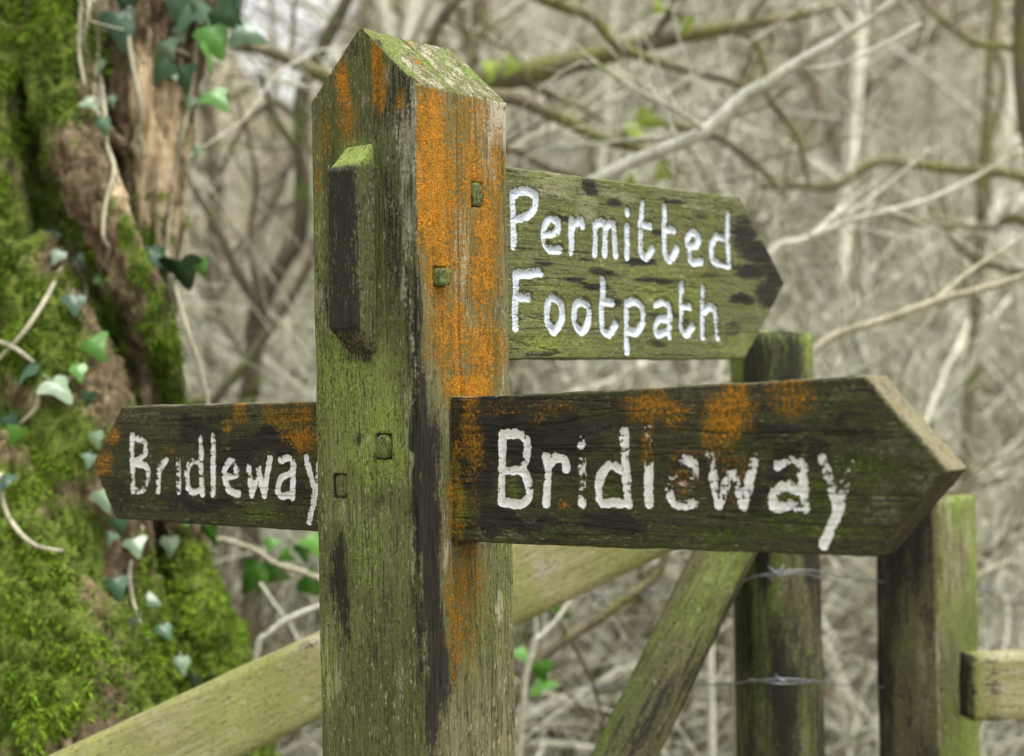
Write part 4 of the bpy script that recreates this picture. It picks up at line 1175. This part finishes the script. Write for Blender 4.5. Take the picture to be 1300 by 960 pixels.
def knots(o, spots):
    """dark knots and splits in a timber, given in world metres: (point, size, length along z)"""
    mw = Matrix.Translation(o.parent.location) @ o.matrix_local
    me = o.data; n = len(me.vertices)
    v = np.empty(n * 3, np.float32); me.vertices.foreach_get('co', v)
    v = v.reshape(-1, 3) @ np.array(mw.to_3x3()).T + np.array(mw.translation)
    a = np.empty(n, np.float32); me.attributes['dark'].data.foreach_get('value', a)
    for p, sx, sz in spots:
        e = v - p
        a = a + 1.1 * np.exp(-((np.hypot(e[:, 0], e[:, 1]) / sx) ** 2 + (e[:, 2] / sz) ** 2))
    me.attributes['dark'].data.foreach_set('value', a.astype(np.float32))
def build_fence():
    # everything here is nailed together: one fence
    top = P(979, 424, 2.45)
    foot = P(1012, 480 + (CAM_H + .3) / 2.45 * FPX, 2.45)
    org = np.array([foot[0], foot[1], 0.0])
    root = empty('wire_fence', org)
    tag(root, 'mossy round post strung with wire, with leaning strut and sloping plank, behind the signs', 'fence')
    rp = round_timber('post', foot, top, 0.076, 0.0635, root, org, M['fence'], 21, moss=.62, dark=.62, bright=.30)
    knots(rp, [(P(983, 757, 2.385), .020, .024), (P(1035, 800, 2.40), .010, .12), (P(960, 830, 2.39), .016, .10), (P(1000, 450, 2.4), .010, .06)])
    a, b = P(975, 590, 2.36), P(838, 868, 2.30)
    dirv = (b - a) / np.linalg.norm(b - a)
    b2 = a + dirv * ((a[2] + .1) / -dirv[2])
    rs_ = round_timber('strut', b2, a, 0.047, 0.044, root, org, M['fence'], 33, moss=.50, dark=.25, bright=.45)
    knots(rs_, [(P(880, 800, 2.27), .012, .06), (P(905, 735, 2.29), .012, .03)])
    # sloping plank: wide face to the viewer, top arris up
    pl0, pl1 = P(-120, 1045, 2.10), P(960, 545, 2.38)          # along its top edge
    x = pl1 - pl0; L = np.linalg.norm(x); x /= L
    y = np.array([0.13, 0.99, 0.0]); y -= x * (y @ x); y /= np.linalg.norm(y)
    z = np.cross(x, y)
    Wd = 0.113
    mt = Matrix(((x[0], y[0], z[0], 0), (x[1], y[1], z[1], 0), (x[2], y[2], z[2], 0), (0, 0, 0, 1)))
    o0 = pl0 - z * Wd - org
    pk = box_timber('plank', L, 0.034, Wd, M['rail'], root, Matrix.Translation(Vector(o0)) @ mt, 44, grain='X', moss=.62, dark=-.05, bright=.8, pale=.35)
    knots(pk, [(P(735, 735, 2.29), .013, .011), (P(700, 790, 2.28), .05, .010), (P(360, 868, 2.18), .015, .012), (P(190, 950, 2.14), .014, .012), (P(810, 715, 2.32), .03, .008)])
    s0 = P(-110, 1060, 2.16); s1 = s0.copy(); s0[2] = -0.2
    round_timber('post', s0, s1, 0.05, 0.045, root, org, M['fence'], 55)
    # wires: stapled round the post
    tb = Tubes()
    def wire(lst, r=0.0012):
        tb.tube([P(*q) for q in lst], r, 6, .5, 5)
    wire([(400, 800, 2.75), (560, 782, 2.72), (729, 760, 2.66), (800, 754, 2.62), (851, 752, 2.56), (905, 752, 2.46), (928, 747, 2.40), (945, 736, 2.365), (985, 726, 2.352), (1025, 724, 2.36), (1050, 728, 2.40), (1110, 738, 2.5), (1400, 760, 2.8)])
    wire([(935, 744, 2.39), (955, 733, 2.362), (985, 730, 2.35), (1020, 728, 2.36), (1047, 735, 2.40), (1060, 738, 2.48)])
    wire([(700, 872, 2.75), (860, 870, 2.56), (930, 868, 2.42), (950, 865, 2.37), (990, 862, 2.352), (1030, 864, 2.37), (1056, 868, 2.42), (1110, 872, 2.5), (1400, 890, 2.8)])
    wire([(950, 862, 2.37), (990, 868, 2.35), (1030, 866, 2.37)])
    for q in [(760, 757, 2.64), (830, 752, 2.58), (1150, 742, 2.55), (985, 727, 2.35), (1252, 750, 2.66)]:
        c = P(*q)
        for s in (-1, 1):
            tb.tube([c + np.array([-.012, 0, -.010 * s]), c, c + np.array([.012, -.004, .011 * s])], .0012, 5)
    for (px, py) in ((985, 727), (992, 863)):        # staples over the wire
        c = P(px, py, 2.345)
        tb.tube([c + np.array([-.006, .02, .004]), c + np.array([-.006, -.002, .004]), c + np.array([.006, -.002, -.004]), c + np.array([.006, .02, -.004])], .0014, 6)
    tb.build('wire', M['wire'], root, org)
build_fence()

def build_gate_post():
    Zc = 2.44
    top = P(1191, 632, Zc); phi = math.radians(46)
    org = np.array([top[0], top[1], 0.0])
    root = empty('square_post', org)
    tag(root, 'square sawn timber post below the arrow tip, with a rail running off right', 'fence post')
    xd = np.array([math.sin(phi), math.cos(phi), 0]); 
    # local x along the bright right face, local y along the dark front face to the left
    mt = Matrix.Rotation(math.atan2(xd[1], xd[0]), 4, 'Z')
    H = top[2] + .25
    box_timber('post', 0.118, 0.118, H, M['fence'], root, Matrix.Translation((0, 0, -.25)) @ mt, 61, moss=.42, dark=.55, bright=.25, pale=.2, lit_face=1)
    # the rail running off to the right
    rl = P(1233, 833, 2.36)
    ang = math.radians(6)
    mr = Matrix.Translation(Vector(rl - org) - Vector((0, 0, .10))) @ Matrix.Rotation(ang, 4, 'Z')
    box_timber('rail', 1.5, 0.055, 0.10, M['rail'], root, mr, 67, grain='X', moss=.55, dark=.0, bright=.5, pale=.4, dark_end=True)
build_gate_post()

# ------------------------------------------------------------------ trees and shrubs behind
def grow(tb, p, d, L, r, depth, rng, tint, droop=0.0, nseg=6, kids=(3, 5), sides=5):
    pts, rad = [np.array(p)], [r]
    d = np.array(d) / np.linalg.norm(d)
    for k in range(nseg):
        d = d + rng.normal(0, .16, 3) + np.array([0, 0, droop])
        d /= np.linalg.norm(d)
        pts.append(pts[-1] + d * L / nseg); rad.append(r * (1 - .72 * (k + 1) / nseg))
    tb.tube(pts, rad, sides, tint, 0, False)
    if depth > 0:
        for _ in range(rng.integers(*kids)):
            k = rng.integers(1, nseg)
            dd = pts[k + 1] - pts[k]; dd /= np.linalg.norm(dd)
            sd_ = np.cross(dd, rng.normal(0, 1, 3)); sd_ /= np.linalg.norm(sd_) + 1e-9
            a = rng.uniform(.5, 1.0)
            grow(tb, pts[k], dd * math.cos(a) + sd_ * math.sin(a), L * rng.uniform(.38, .62), rad[k] * .62, depth - 1, rng, tint, droop * .8, max(4, nseg - 1), kids, max(3, sides - 1))

def make_sapling(seed, mat):
    rng = np.random.default_rng(seed)
    root = empty('bare_sapling', (0, 0, 0))
    t1, t2 = Tubes(), Tubes()
    H = rng.uniform(4.5, 7.5); r = rng.uniform(.022, .045)
    pts, rad = [np.array([0, 0, -.2])], [r * 1.2]
    d = np.array([rng.normal(0, .12), rng.normal(0, .12), 1.0])
    n = 12
    for k in range(n):
        d = d + rng.normal(0, .09, 3); d[2] = abs(d[2]) + .1; d /= np.linalg.norm(d)
        pts.append(pts[-1] + d * H / n); rad.append(r * (1.1 - .9 * (k + 1) / n))
    t1.tube(pts, rad, 7, rng.uniform(.3, .9))
    for k in range(2, n):
        for _ in range(rng.integers(1, 3)):
            a = rng.uniform(0, 6.28)
            grow(t2, pts[k], (math.cos(a), math.sin(a), rng.uniform(.1, .9)), H * rng.uniform(.16, .32), rad[k] * .6, 2, rng, rng.uniform(.4, 1), .02, 6, (3, 5), 5)
    t1.build('trunk', mat, root); t2.build('branches', mat, root)
    return root
def make_shrub(seed, mat):
    rng = np.random.default_rng(seed)
    tb = Tubes()
    for k in range(rng.integers(11, 16)):
        a = rng.uniform(0, 6.28); e = rng.uniform(.3, 1.3)
        p = np.array([rng.normal(0, .12), rng.normal(0, .12), -.1])
        grow(tb, p, (math.cos(a) * math.cos(e), math.sin(a) * math.cos(e), math.sin(e)), rng.uniform(1.3, 3.0), rng.uniform(.008, .018), 2, rng, rng.uniform(.1, 1.25), -.05, 9, (4, 7), 5)
    return tb.build('bare_shrub', mat)
saps = [(make_sapling(500 + k, M[mn]), mn) for k, mn in enumerate(['brown_stem', 'pale_stem', 'pale_stem', 'mossy_limb', 'pale_stem'])]
shrs = [(make_shrub(600 + k, M[mn]), mn) for k, mn in enumerate(['pale_stem', 'brown_stem', 'brown_stem', 'pale_stem', 'pale_stem'])]
SAP_LAB = {'brown_stem': ('slender brown leafless sapling among the trees on the hillside', 'brown saplings on the hillside'),
           'pale_stem': ('slender pale grey leafless sapling on the leaf-strewn hillside', 'pale saplings on the hillside'),
           'mossy_limb': ('slender leafless sapling with green mossy stem on the hillside', 'mossy saplings on the hillside')}
SHR_LAB = {'brown_stem': ('low tangle of brown leafless stems on the hillside', 'brown shrubs on the hillside'),
           'pale_stem': ('low tangle of pale leafless arching stems on the hillside', 'pale shrubs on the hillside'),
           'mossy_limb': ('low tangle of greenish leafless stems on the hillside', 'greenish shrubs on the hillside')}
rng = np.random.default_rng(77)
used_s, used_h = set(), set()
def place(proto, used, k, x, y, s):
    o = proto
    if k in used: o = copy_tree(proto)
    used.add(k)
    o.location = Vector(on_ground(x, y)); o.rotation_euler = (rng.normal(0, .05), rng.normal(0, .05), rng.uniform(0, 6.28)); o.scale = (s, s, s)
    return o
for i in range(100):
    y = 5.0 + 20 * (i / 100) ** 1.15 + rng.uniform(-.3, .5)
    x = rng.uniform(-.40, .40) * y
    if -.26 < math.atan2(x, y) < -.06 and y > 8.5: x += .22 * y + rng.uniform(0, 1)
    k = i % 5
    o = place(saps[k][0], used_s, k, x, y, rng.uniform(.7, 1.15))
    lab = SAP_LAB[saps[k][1]]; tag(o, lab[0], 'sapling', lab[1])
for i in range(170):
    y = 4.5 + 17 * (i / 170) ** 1.6 + rng.uniform(-.2, .5)
    x = rng.uniform(-.40, .40) * y
    if -.22 < math.atan2(x, y) < -.08 and y > 9: x += .17 * y + rng.uniform(0, 1)
    k = i % 5
    o = place(shrs[k][0], used_h, k, x, y, rng.uniform(.6, 1.1))
    lab = SHR_LAB[shrs[k][1]]; tag(o, lab[0], 'shrub', lab[1])

for i in range(18):                                  # brush seen between the big trunk and the signpost
    y = 4.6 + 3.2 * i / 18; x = -rng.uniform(.06, .20) * y
    k = (1, 2, 0)[i % 3]
    o = place(shrs[k][0], used_h, k, x, y, rng.uniform(.7, .95))
    lab = SHR_LAB[shrs[k][1]]; tag(o, lab[0], 'shrub', lab[1])

# leaf litter on the slope
def litter():
    N = 26000
    y = 4.8 + 16 * RNG.random(N) ** 1.5; x = RNG.uniform(-.42, .42, N) * y
    z = terrain(x, y)
    c = np.stack([x, y, z + RNG.uniform(.0, .05, N)], 1)
    a = RNG.normal(0, 1, (N, 3)); a[:, 2] *= .5; a /= np.linalg.norm(a, axis=1)[:, None]
    b = np.cross(a, RNG.normal(0, 1, (N, 3))); b /= np.linalg.norm(b, axis=1)[:, None]
    s = RNG.uniform(.02, .055, N)[:, None]
    V = np.stack([c - a * s, c + b * s * .6, c + a * s, c - b * s * .6], 1).reshape(-1, 3)
    F = np.arange(N * 4).reshape(N, 4)
    t = NT('dead_leaf')
    col = t.ramp(t.attr('tint'), [(0.1, (0.10, 0.075, 0.04)), (0.5, (0.34, 0.28, 0.18)), (0.9, (0.78, 0.74, 0.59))])
    o = link_mesh('leaf_litter', V, F, t.done(col, 0.7, None, .3), None, {'tint': np.repeat(RNG.random(N), 4)}, False)
    tag(o, 'brown and straw coloured fallen leaves covering the slope', 'leaf litter', kind='stuff')
litter()

# --- the trees whose branches can be told apart
def bud(parent, pos, size, seed, origin, mat='bud'):
    rr = np.random.default_rng(seed)
    toeye = EYE - pos; toeye /= np.linalg.norm(toeye)
    leaf_obj('leaf', M[mat], parent, pos, size, toeye + rr.normal(0, .5, 3), rr.normal(0, 1, 3), float(rr.uniform(.3, .9)), seed, origin)
def branch_tree(label, mat, trunk, limbs, leaves=(), twigs=0, seed=0, name='bare_tree', cat='tree', tint=.6, twig_len=.45):
    """trunk / limbs: lists of (px, py, depth, radius_px); the trunk's first point is its foot and goes to the ground"""
    rng = np.random.default_rng(seed)
    def path(l): return [P(x, y, z) for x, y, z, r in l], [px_r(r, z) for x, y, z, r in l]
    tp, tr = path(trunk)
    g = on_ground(tp[0][0], tp[0][1]); g[2] -= .1
    if tp[0][2] > g[2] + .05:
        tp = [g] + tp; tr = [tr[0] * 1.15] + tr
    org = g.copy()
    root = empty(name, org)
    tag(root, label, cat)
    t1 = Tubes(); t1.tube(tp, tr, 12, tint, 7); t1.build('trunk', mat, root, org)
    t2 = Tubes()
    for l in limbs:
        lp, lr = path(l)
        n0 = len(t2.v)
        t2.tube(lp, lr, 9, tint, 6)
        for _ in range(twigs):
            k = rng.integers(0, len(lp) - 1); t = rng.random()
            q = lp[k] + (lp[k + 1] - lp[k]) * t
            dd = lp[k + 1] - lp[k]; dd /= np.linalg.norm(dd)
            s = np.cross(dd, rng.normal(0, 1, 3)); s /= np.linalg.norm(s)
            grow(t2, q, dd * .6 + s, twig_len * rng.uniform(.5, 1.2), lr[k] * .42, 1, rng, tint, 0, 6, (2, 4), 5)
    if limbs: t2.build('branches', mat, root, org)
    for k, (px, py, z, s) in enumerate(leaves):
        bud(root, P(px, py, z), px_r(s, z), seed * 50 + k, org)
    return root

branch_tree('pale leaning sapling whose straight stem crosses the upper right above the Permitted arm', M['pale_stem'],
            [(560, 700, 3.25, 10), (610, 480, 3.2, 9.5), (650, 340, 3.15, 9), (700, 262, 3.1, 8.5), (767, 224, 3.1, 8.5), (808, 203, 3.1, 8.5), (889, 170, 3.1, 9), (945, 122, 3.1, 9), (975, 106, 3.1, 9.5), (1006, 84, 3.1, 7.5), (1062, 51, 3.1, 6.5), (1112, 18, 3.1, 5.5), (1180, -30, 3.1, 4.5), (1300, -90, 3.1, 3)],
            [[(895, 166, 3.1, 4), (862, 142, 3.05, 3), (800, 110, 3.0, 2.5), (730, 60, 3.0, 2)], [(1000, 88, 3.1, 4), (1060, 84, 3.15, 3), (1110, 62, 3.2, 2.5), (1170, 30, 3.25, 2)], [(1102, 24, 3.1, 4), (1092, -10, 3.1, 3)], [(885, 172, 3.1, 3.5), (800, 178, 3.2, 2.5), (700, 190, 3.3, 2)]], twigs=5, seed=11, tint=.12)
branch_tree('mossy many-limbed tree rooted behind the signpost, dark limbs spreading to the right', M['mossy_limb'],
            [(545, 900, 4.0, 34), (530, 600, 4.0, 32), (520, 330, 4.0, 28), (528, 190, 4.0, 24), (532, 130, 4.0, 18)],
            [[(535, 160, 4.0, 20), (580, 115, 3.95, 18), (640, 99, 3.9, 17), (690, 88, 3.9, 16), (742, 76, 3.9, 14), (833, 51, 3.9, 12), (925, 35, 3.9, 9), (996, 23, 3.9, 6), (1060, 10, 3.9, 4)],
             [(525, 220, 4.0, 14), (580, 140, 3.8, 12), (640, 123, 3.7, 10), (706, 147, 3.7, 9), (757, 173, 3.7, 7), (808, 188, 3.7, 5), (850, 190, 3.7, 3)],
             [(532, 150, 4.0, 9), (552, 40, 3.95, 7), (620, -30, 3.9, 7), (691, 0, 3.8, 7.5), (752, 22, 3.8, 7), (782, 56, 3.8, 7), (843, 81, 3.8, 6), (904, 97, 3.8, 5), (945, 108, 3.8, 4)],
             [(520, 280, 4.0, 10), (600, 200, 4.1, 8), (650, 190, 4.1, 6), (700, 215, 4.1, 5), (760, 230, 4.1, 3)],
             [(900, 40, 3.9, 5), (950, 45, 3.9, 5), (970, 82, 3.9, 4), (975, 122, 3.9, 5), (1011, 168, 3.9, 5), (1021, 203, 3.9, 5), (1028, 240, 3.9, 3)],
             [(808, 150, 4.0, 4), (860, 160, 4.0, 5), (909, 173, 4.0, 5), (945, 198, 4.0, 5), (975, 223, 4.0, 4), (1000, 250, 4.0, 3)],
             [(520, 300, 4.0, 14), (460, 180, 3.9, 12), (430, 110, 3.9, 11), (392, 88, 3.9, 10), (345, 66, 3.9, 8), (300, 60, 3.9, 5)]],
            leaves=[(822, 155, 3.7, 34), (808, 166, 3.7, 28), (843, 222, 3.7, 26), (870, 30, 3.8, 24), (835, 10, 3.8, 20), (650, 84, 3.8, 24), (626, 88, 3.8, 30), (800, 230, 3.7, 18)], twigs=4, seed=12, tint=.6)
branch_tree('fork-stemmed brown sapling standing between the ivy-clad trunk and the signpost', M['dark_stem'],
            [(316, 560, 4.1, 12), (318, 500, 4.1, 12), (322, 440, 4.1, 12), (330, 388, 4.1, 13), (357, 335, 4.1, 11), (380, 297, 4.1, 10), (384, 200, 4.1, 10), (382, 130, 4.1, 10), (400, 80, 4.1, 9), (440, 0, 4.1, 8), (470, -80, 4.1, 6)],
            [[(328, 390, 4.1, 8), (300, 342, 4.1, 7), (275, 289, 4.1, 5), (238, 225, 4.1, 4), (220, 180, 4.1, 3)], [(384, 200, 4.1, 5), (350, 150, 4.0, 4), (330, 90, 4.0, 3)],
             [(383, 160, 4.1, 6), (350, 130, 4.2, 4), (310, 160, 4.2, 3), (280, 220, 4.2, 2.5)], [(330, 385, 4.1, 6), (318, 300, 4.2, 4), (325, 220, 4.2, 3), (300, 120, 4.2, 2)]], twigs=3, seed=13, tint=.55, twig_len=.35)
branch_tree('thin brown stem leaning to the right across the sapling left of the signpost', M['dark_stem'],
            [(235, 590, 4.0, 7), (273, 508, 4.0, 7), (312, 461, 4.0, 7), (353, 402, 4.0, 6.5), (385, 350, 4.0, 6), (430, 250, 4.0, 5), (470, 150, 4.0, 3)], [[(312, 461, 4.0, 4), (290, 420, 4.05, 3), (262, 400, 4.05, 2)]], twigs=2, seed=14, tint=.8, twig_len=.3)
branch_tree('dark trunk at the right edge sending long mossy branches to the left', M['mossy_limb'],
            [(1480, 900, 4.6, 30), (1440, 600, 4.5, 28), (1390, 400, 4.4, 26), (1330, 220, 4.3, 22), (1308, 120, 4.3, 20), (1304, 30, 4.3, 18), (1310, -90, 4.3, 14)],
            [[(1350, 280, 4.3, 9), (1300, 226, 4.2, 7), (1199, 214, 4.2, 6.5), (1128, 204, 4.2, 6), (1097, 213, 4.2, 6), (1062, 235, 4.2, 6), (1010, 236, 4.2, 4.5), (965, 238, 4.2, 4)],
             [(1390, 380, 4.4, 8), (1300, 281, 4.4, 6), (1254, 290, 4.4, 5), (1171, 283, 4.4, 4), (1120, 270, 4.4, 3)],
             [(1385, 390, 4.4, 7), (1320, 352, 4.4, 6), (1275, 342, 4.4, 5), (1229, 325, 4.4, 5), (1200, 292, 4.4, 4), (1180, 260, 4.4, 3)],
             [(1306, 80, 4.3, 6), (1280, 60, 4.3, 5), (1240, 55, 4.3, 4), (1190, 20, 4.3, 3), (1150, -20, 4.3, 2.5)]], twigs=3, seed=15, tint=.5)
branch_tree('thin tan branch-like sapling rising to the right from behind the round fence post', M['tan_stem'],
            [(935, 640, 3.0, 6), (975, 510, 3.0, 6), (1033, 446, 3.0, 6), (1067, 423, 3.0, 6), (1117, 408, 3.0, 5.5), (1187, 383, 3.0, 5.5), (1246, 367, 3.0, 5), (1300, 350, 3.0, 4.5), (1420, 300, 3.0, 3)],
            [[(1067, 423, 3.0, 4), (1085, 398, 3.0, 3.5), (1106, 376, 3.0, 3.5)], [(1185, 384, 3.0, 3), (1230, 345, 3.1, 2.5), (1300, 300, 3.2, 2)]], twigs=2, seed=16, tint=.5)
branch_tree('pale arching stem reaching right beside the tip of the Permitted arm', M['pale_stem'],
            [(900, 620, 3.5, 5), (930, 420, 3.5, 5), (979, 321, 3.5, 4.6), (1021, 304, 3.5, 4.4), (1083, 279, 3.5, 4), (1187, 250, 3.5, 3), (1300, 190, 3.5, 2)],
            [[(1060, 288, 3.5, 3), (1120, 240, 3.5, 2.5), (1180, 190, 3.5, 2)], [(1030, 300, 3.5, 3.5), (1072, 262, 3.6, 3), (1110, 230, 3.6, 2)]], twigs=4, seed=17, tint=.45)
branch_tree('tall thin upright sapling with a green mossy stem near the right edge', M['mossy_limb'],
            [(1225, 640, 5.0, 8), (1238, 420, 5.0, 8), (1248, 250, 5.0, 8), (1254, 150, 5.0, 7), (1258, 60, 5.0, 6), (1270, -60, 5.0, 5)],
            [[(1240, 400, 5.0, 4), (1210, 300, 5.0, 3), (1190, 200, 5.0, 2)], [(1250, 200, 5.0, 4), (1275, 106, 5.0, 4), (1262, 50, 5.0, 4), (1272, 0, 5.0, 3)]], twigs=2, seed=18, tint=.9)
for k, (lab, sd) in enumerate([('pale many-stemmed hazel bush on the right beyond the arrow tip', 0), ('pale many-stemmed bush seen between the two right-hand arms', 1)]):
    rg = np.random.default_rng(40 + k)
    st = []
    cx, Zb = ((1190, 4.6), (1010, 5.2))[k]
    base = P(cx, 800, Zb)
    tb = Tubes()
    for j in range(16):
        a = rg.uniform(-1.3, 1.3)
        grow(tb, on_ground(base[0] + rg.normal(0, .1), base[1] + rg.normal(0, .1)), (math.sin(a), rg.normal(0, .3), math.cos(a)), rg.uniform(1.6, 2.8), rg.uniform(.010, .017), 2, rg, rg.uniform(.8, 1.25), -.03, 9, (3, 5), 6)
    g0 = on_ground(base[0], base[1])
    o = tb.build('hazel_bush', M['pale_stem'], None, g0); o.location = g0
    tag(o, lab, 'shrub')

# --- fallen branches, briars and small plants under the plank
def loose(name, label, cat, mat, pts, tint=.7, leaves=(), seed=0, mat_leaf='ivy_bright', extra=()):
    org = P(*pts[0][:3]); org[2] = on_ground(org[0], org[1])[2]
    root = empty(name, org); tag(root, label, cat)
    tb = Tubes()
    for l in [pts] + list(extra):
        tb.tube([P(x, y, z) for x, y, z, r in l], [px_r(r, z) for x, y, z, r in l], 8, tint, 6)
    tb.build('stem', mat, root, org)
    for k, (px, py, z, s) in enumerate(leaves): bud(root, P(px, py, z), px_r(s, z) * .85, seed * 60 + k, org, mat_leaf)
G_ = lambda z: 480 + CAM_H / z * FPX
loose('fallen_branch', 'curved mossy branch sloping up under the plank right of the post', 'branch', M['mossy_limb'],
      [(560, G_(2.9), 2.9, 8), (625, 980, 2.9, 8), (678, 852, 2.9, 7.5), (716, 813, 2.9, 7), (760, 786, 2.9, 6.5), (792, 762, 2.9, 6.5), (826, 738, 2.9, 6), (842, 715, 2.9, 6), (850, 680, 2.9, 5), (880, 600, 2.9, 4)], .6,
      [(710, 780, 2.9, 28), (686, 850, 2.85, 36), (690, 868, 2.85, 40), (664, 830, 2.9, 26)], 3)
loose('briar', 'pale thin briar stem under the plank, just right of the post', 'briar', M['pale_stem'],
      [(640, G_(2.8), 2.8, 4), (660, 950, 2.8, 4), (676, 828, 2.8, 4), (690, 806, 2.8, 4), (706, 788, 2.8, 3.5), (726, 762, 2.8, 3), (780, 700, 2.8, 2)], .5, [], 4)
loose('briar', 'reddish briar twig with bright green leaves left of the post under the Bridleway arm', 'briar', M['tan_stem'],
      [(250, G_(2.95), 2.95, 4), (255, 900, 2.95, 4), (262, 720, 2.95, 3.5), (275, 687, 2.95, 3.5), (300, 690, 2.95, 3.5), (328, 701, 2.95, 3.5), (350, 716, 2.95, 3.5), (384, 726, 2.95, 3.5), (430, 745, 2.95, 3)], .7,
      [(330, 726, 2.95, 46), (318, 742, 2.95, 36), (352, 732, 2.95, 34), (392, 742, 2.95, 40), (384, 700, 2.95, 30), (398, 690, 2.95, 34), (362, 706, 2.95, 24), (345, 690, 2.95, 22)], 5)
loose('briar', 'bare grey arching briar stem above the sloping plank left of the post', 'briar', M['pale_stem'],
      [(300, G_(2.7), 2.7, 4), (310, 960, 2.7, 4), (326, 828, 2.7, 4.5), (340, 806, 2.7, 4.5), (360, 790, 2.7, 4.5), (385, 778, 2.7, 4.5), (420, 768, 2.7, 4), (480, 770, 2.7, 3)], .35, [], 6,
      extra=[[(330, 740, 2.9, 2.5), (350, 770, 2.9, 2.5), (372, 800, 2.9, 2.5), (385, 840, 2.9, 2)]])
def bramble():
    rg = np.random.default_rng(91)
    tb = Tubes()
    for k in range(260):
        y = rg.uniform(4.4, 8.5); x = rg.uniform(-.40, .40) * y
        g = on_ground(x, y)
        a = rg.uniform(0, 6.28)
        grow(tb, g, (math.cos(a), math.sin(a), rg.uniform(.2, 1.2)), rg.uniform(.5, 1.3), rg.uniform(.004, .009), 1, rg, rg.uniform(.5, 1.3), -.10, 8, (2, 4), 4)
    o = tb.build('undergrowth', M['pale_stem'])
    tag(o, 'matted tangle of dead pale bramble stems covering the foot of the slope', 'undergrowth', kind='stuff')
bramble()
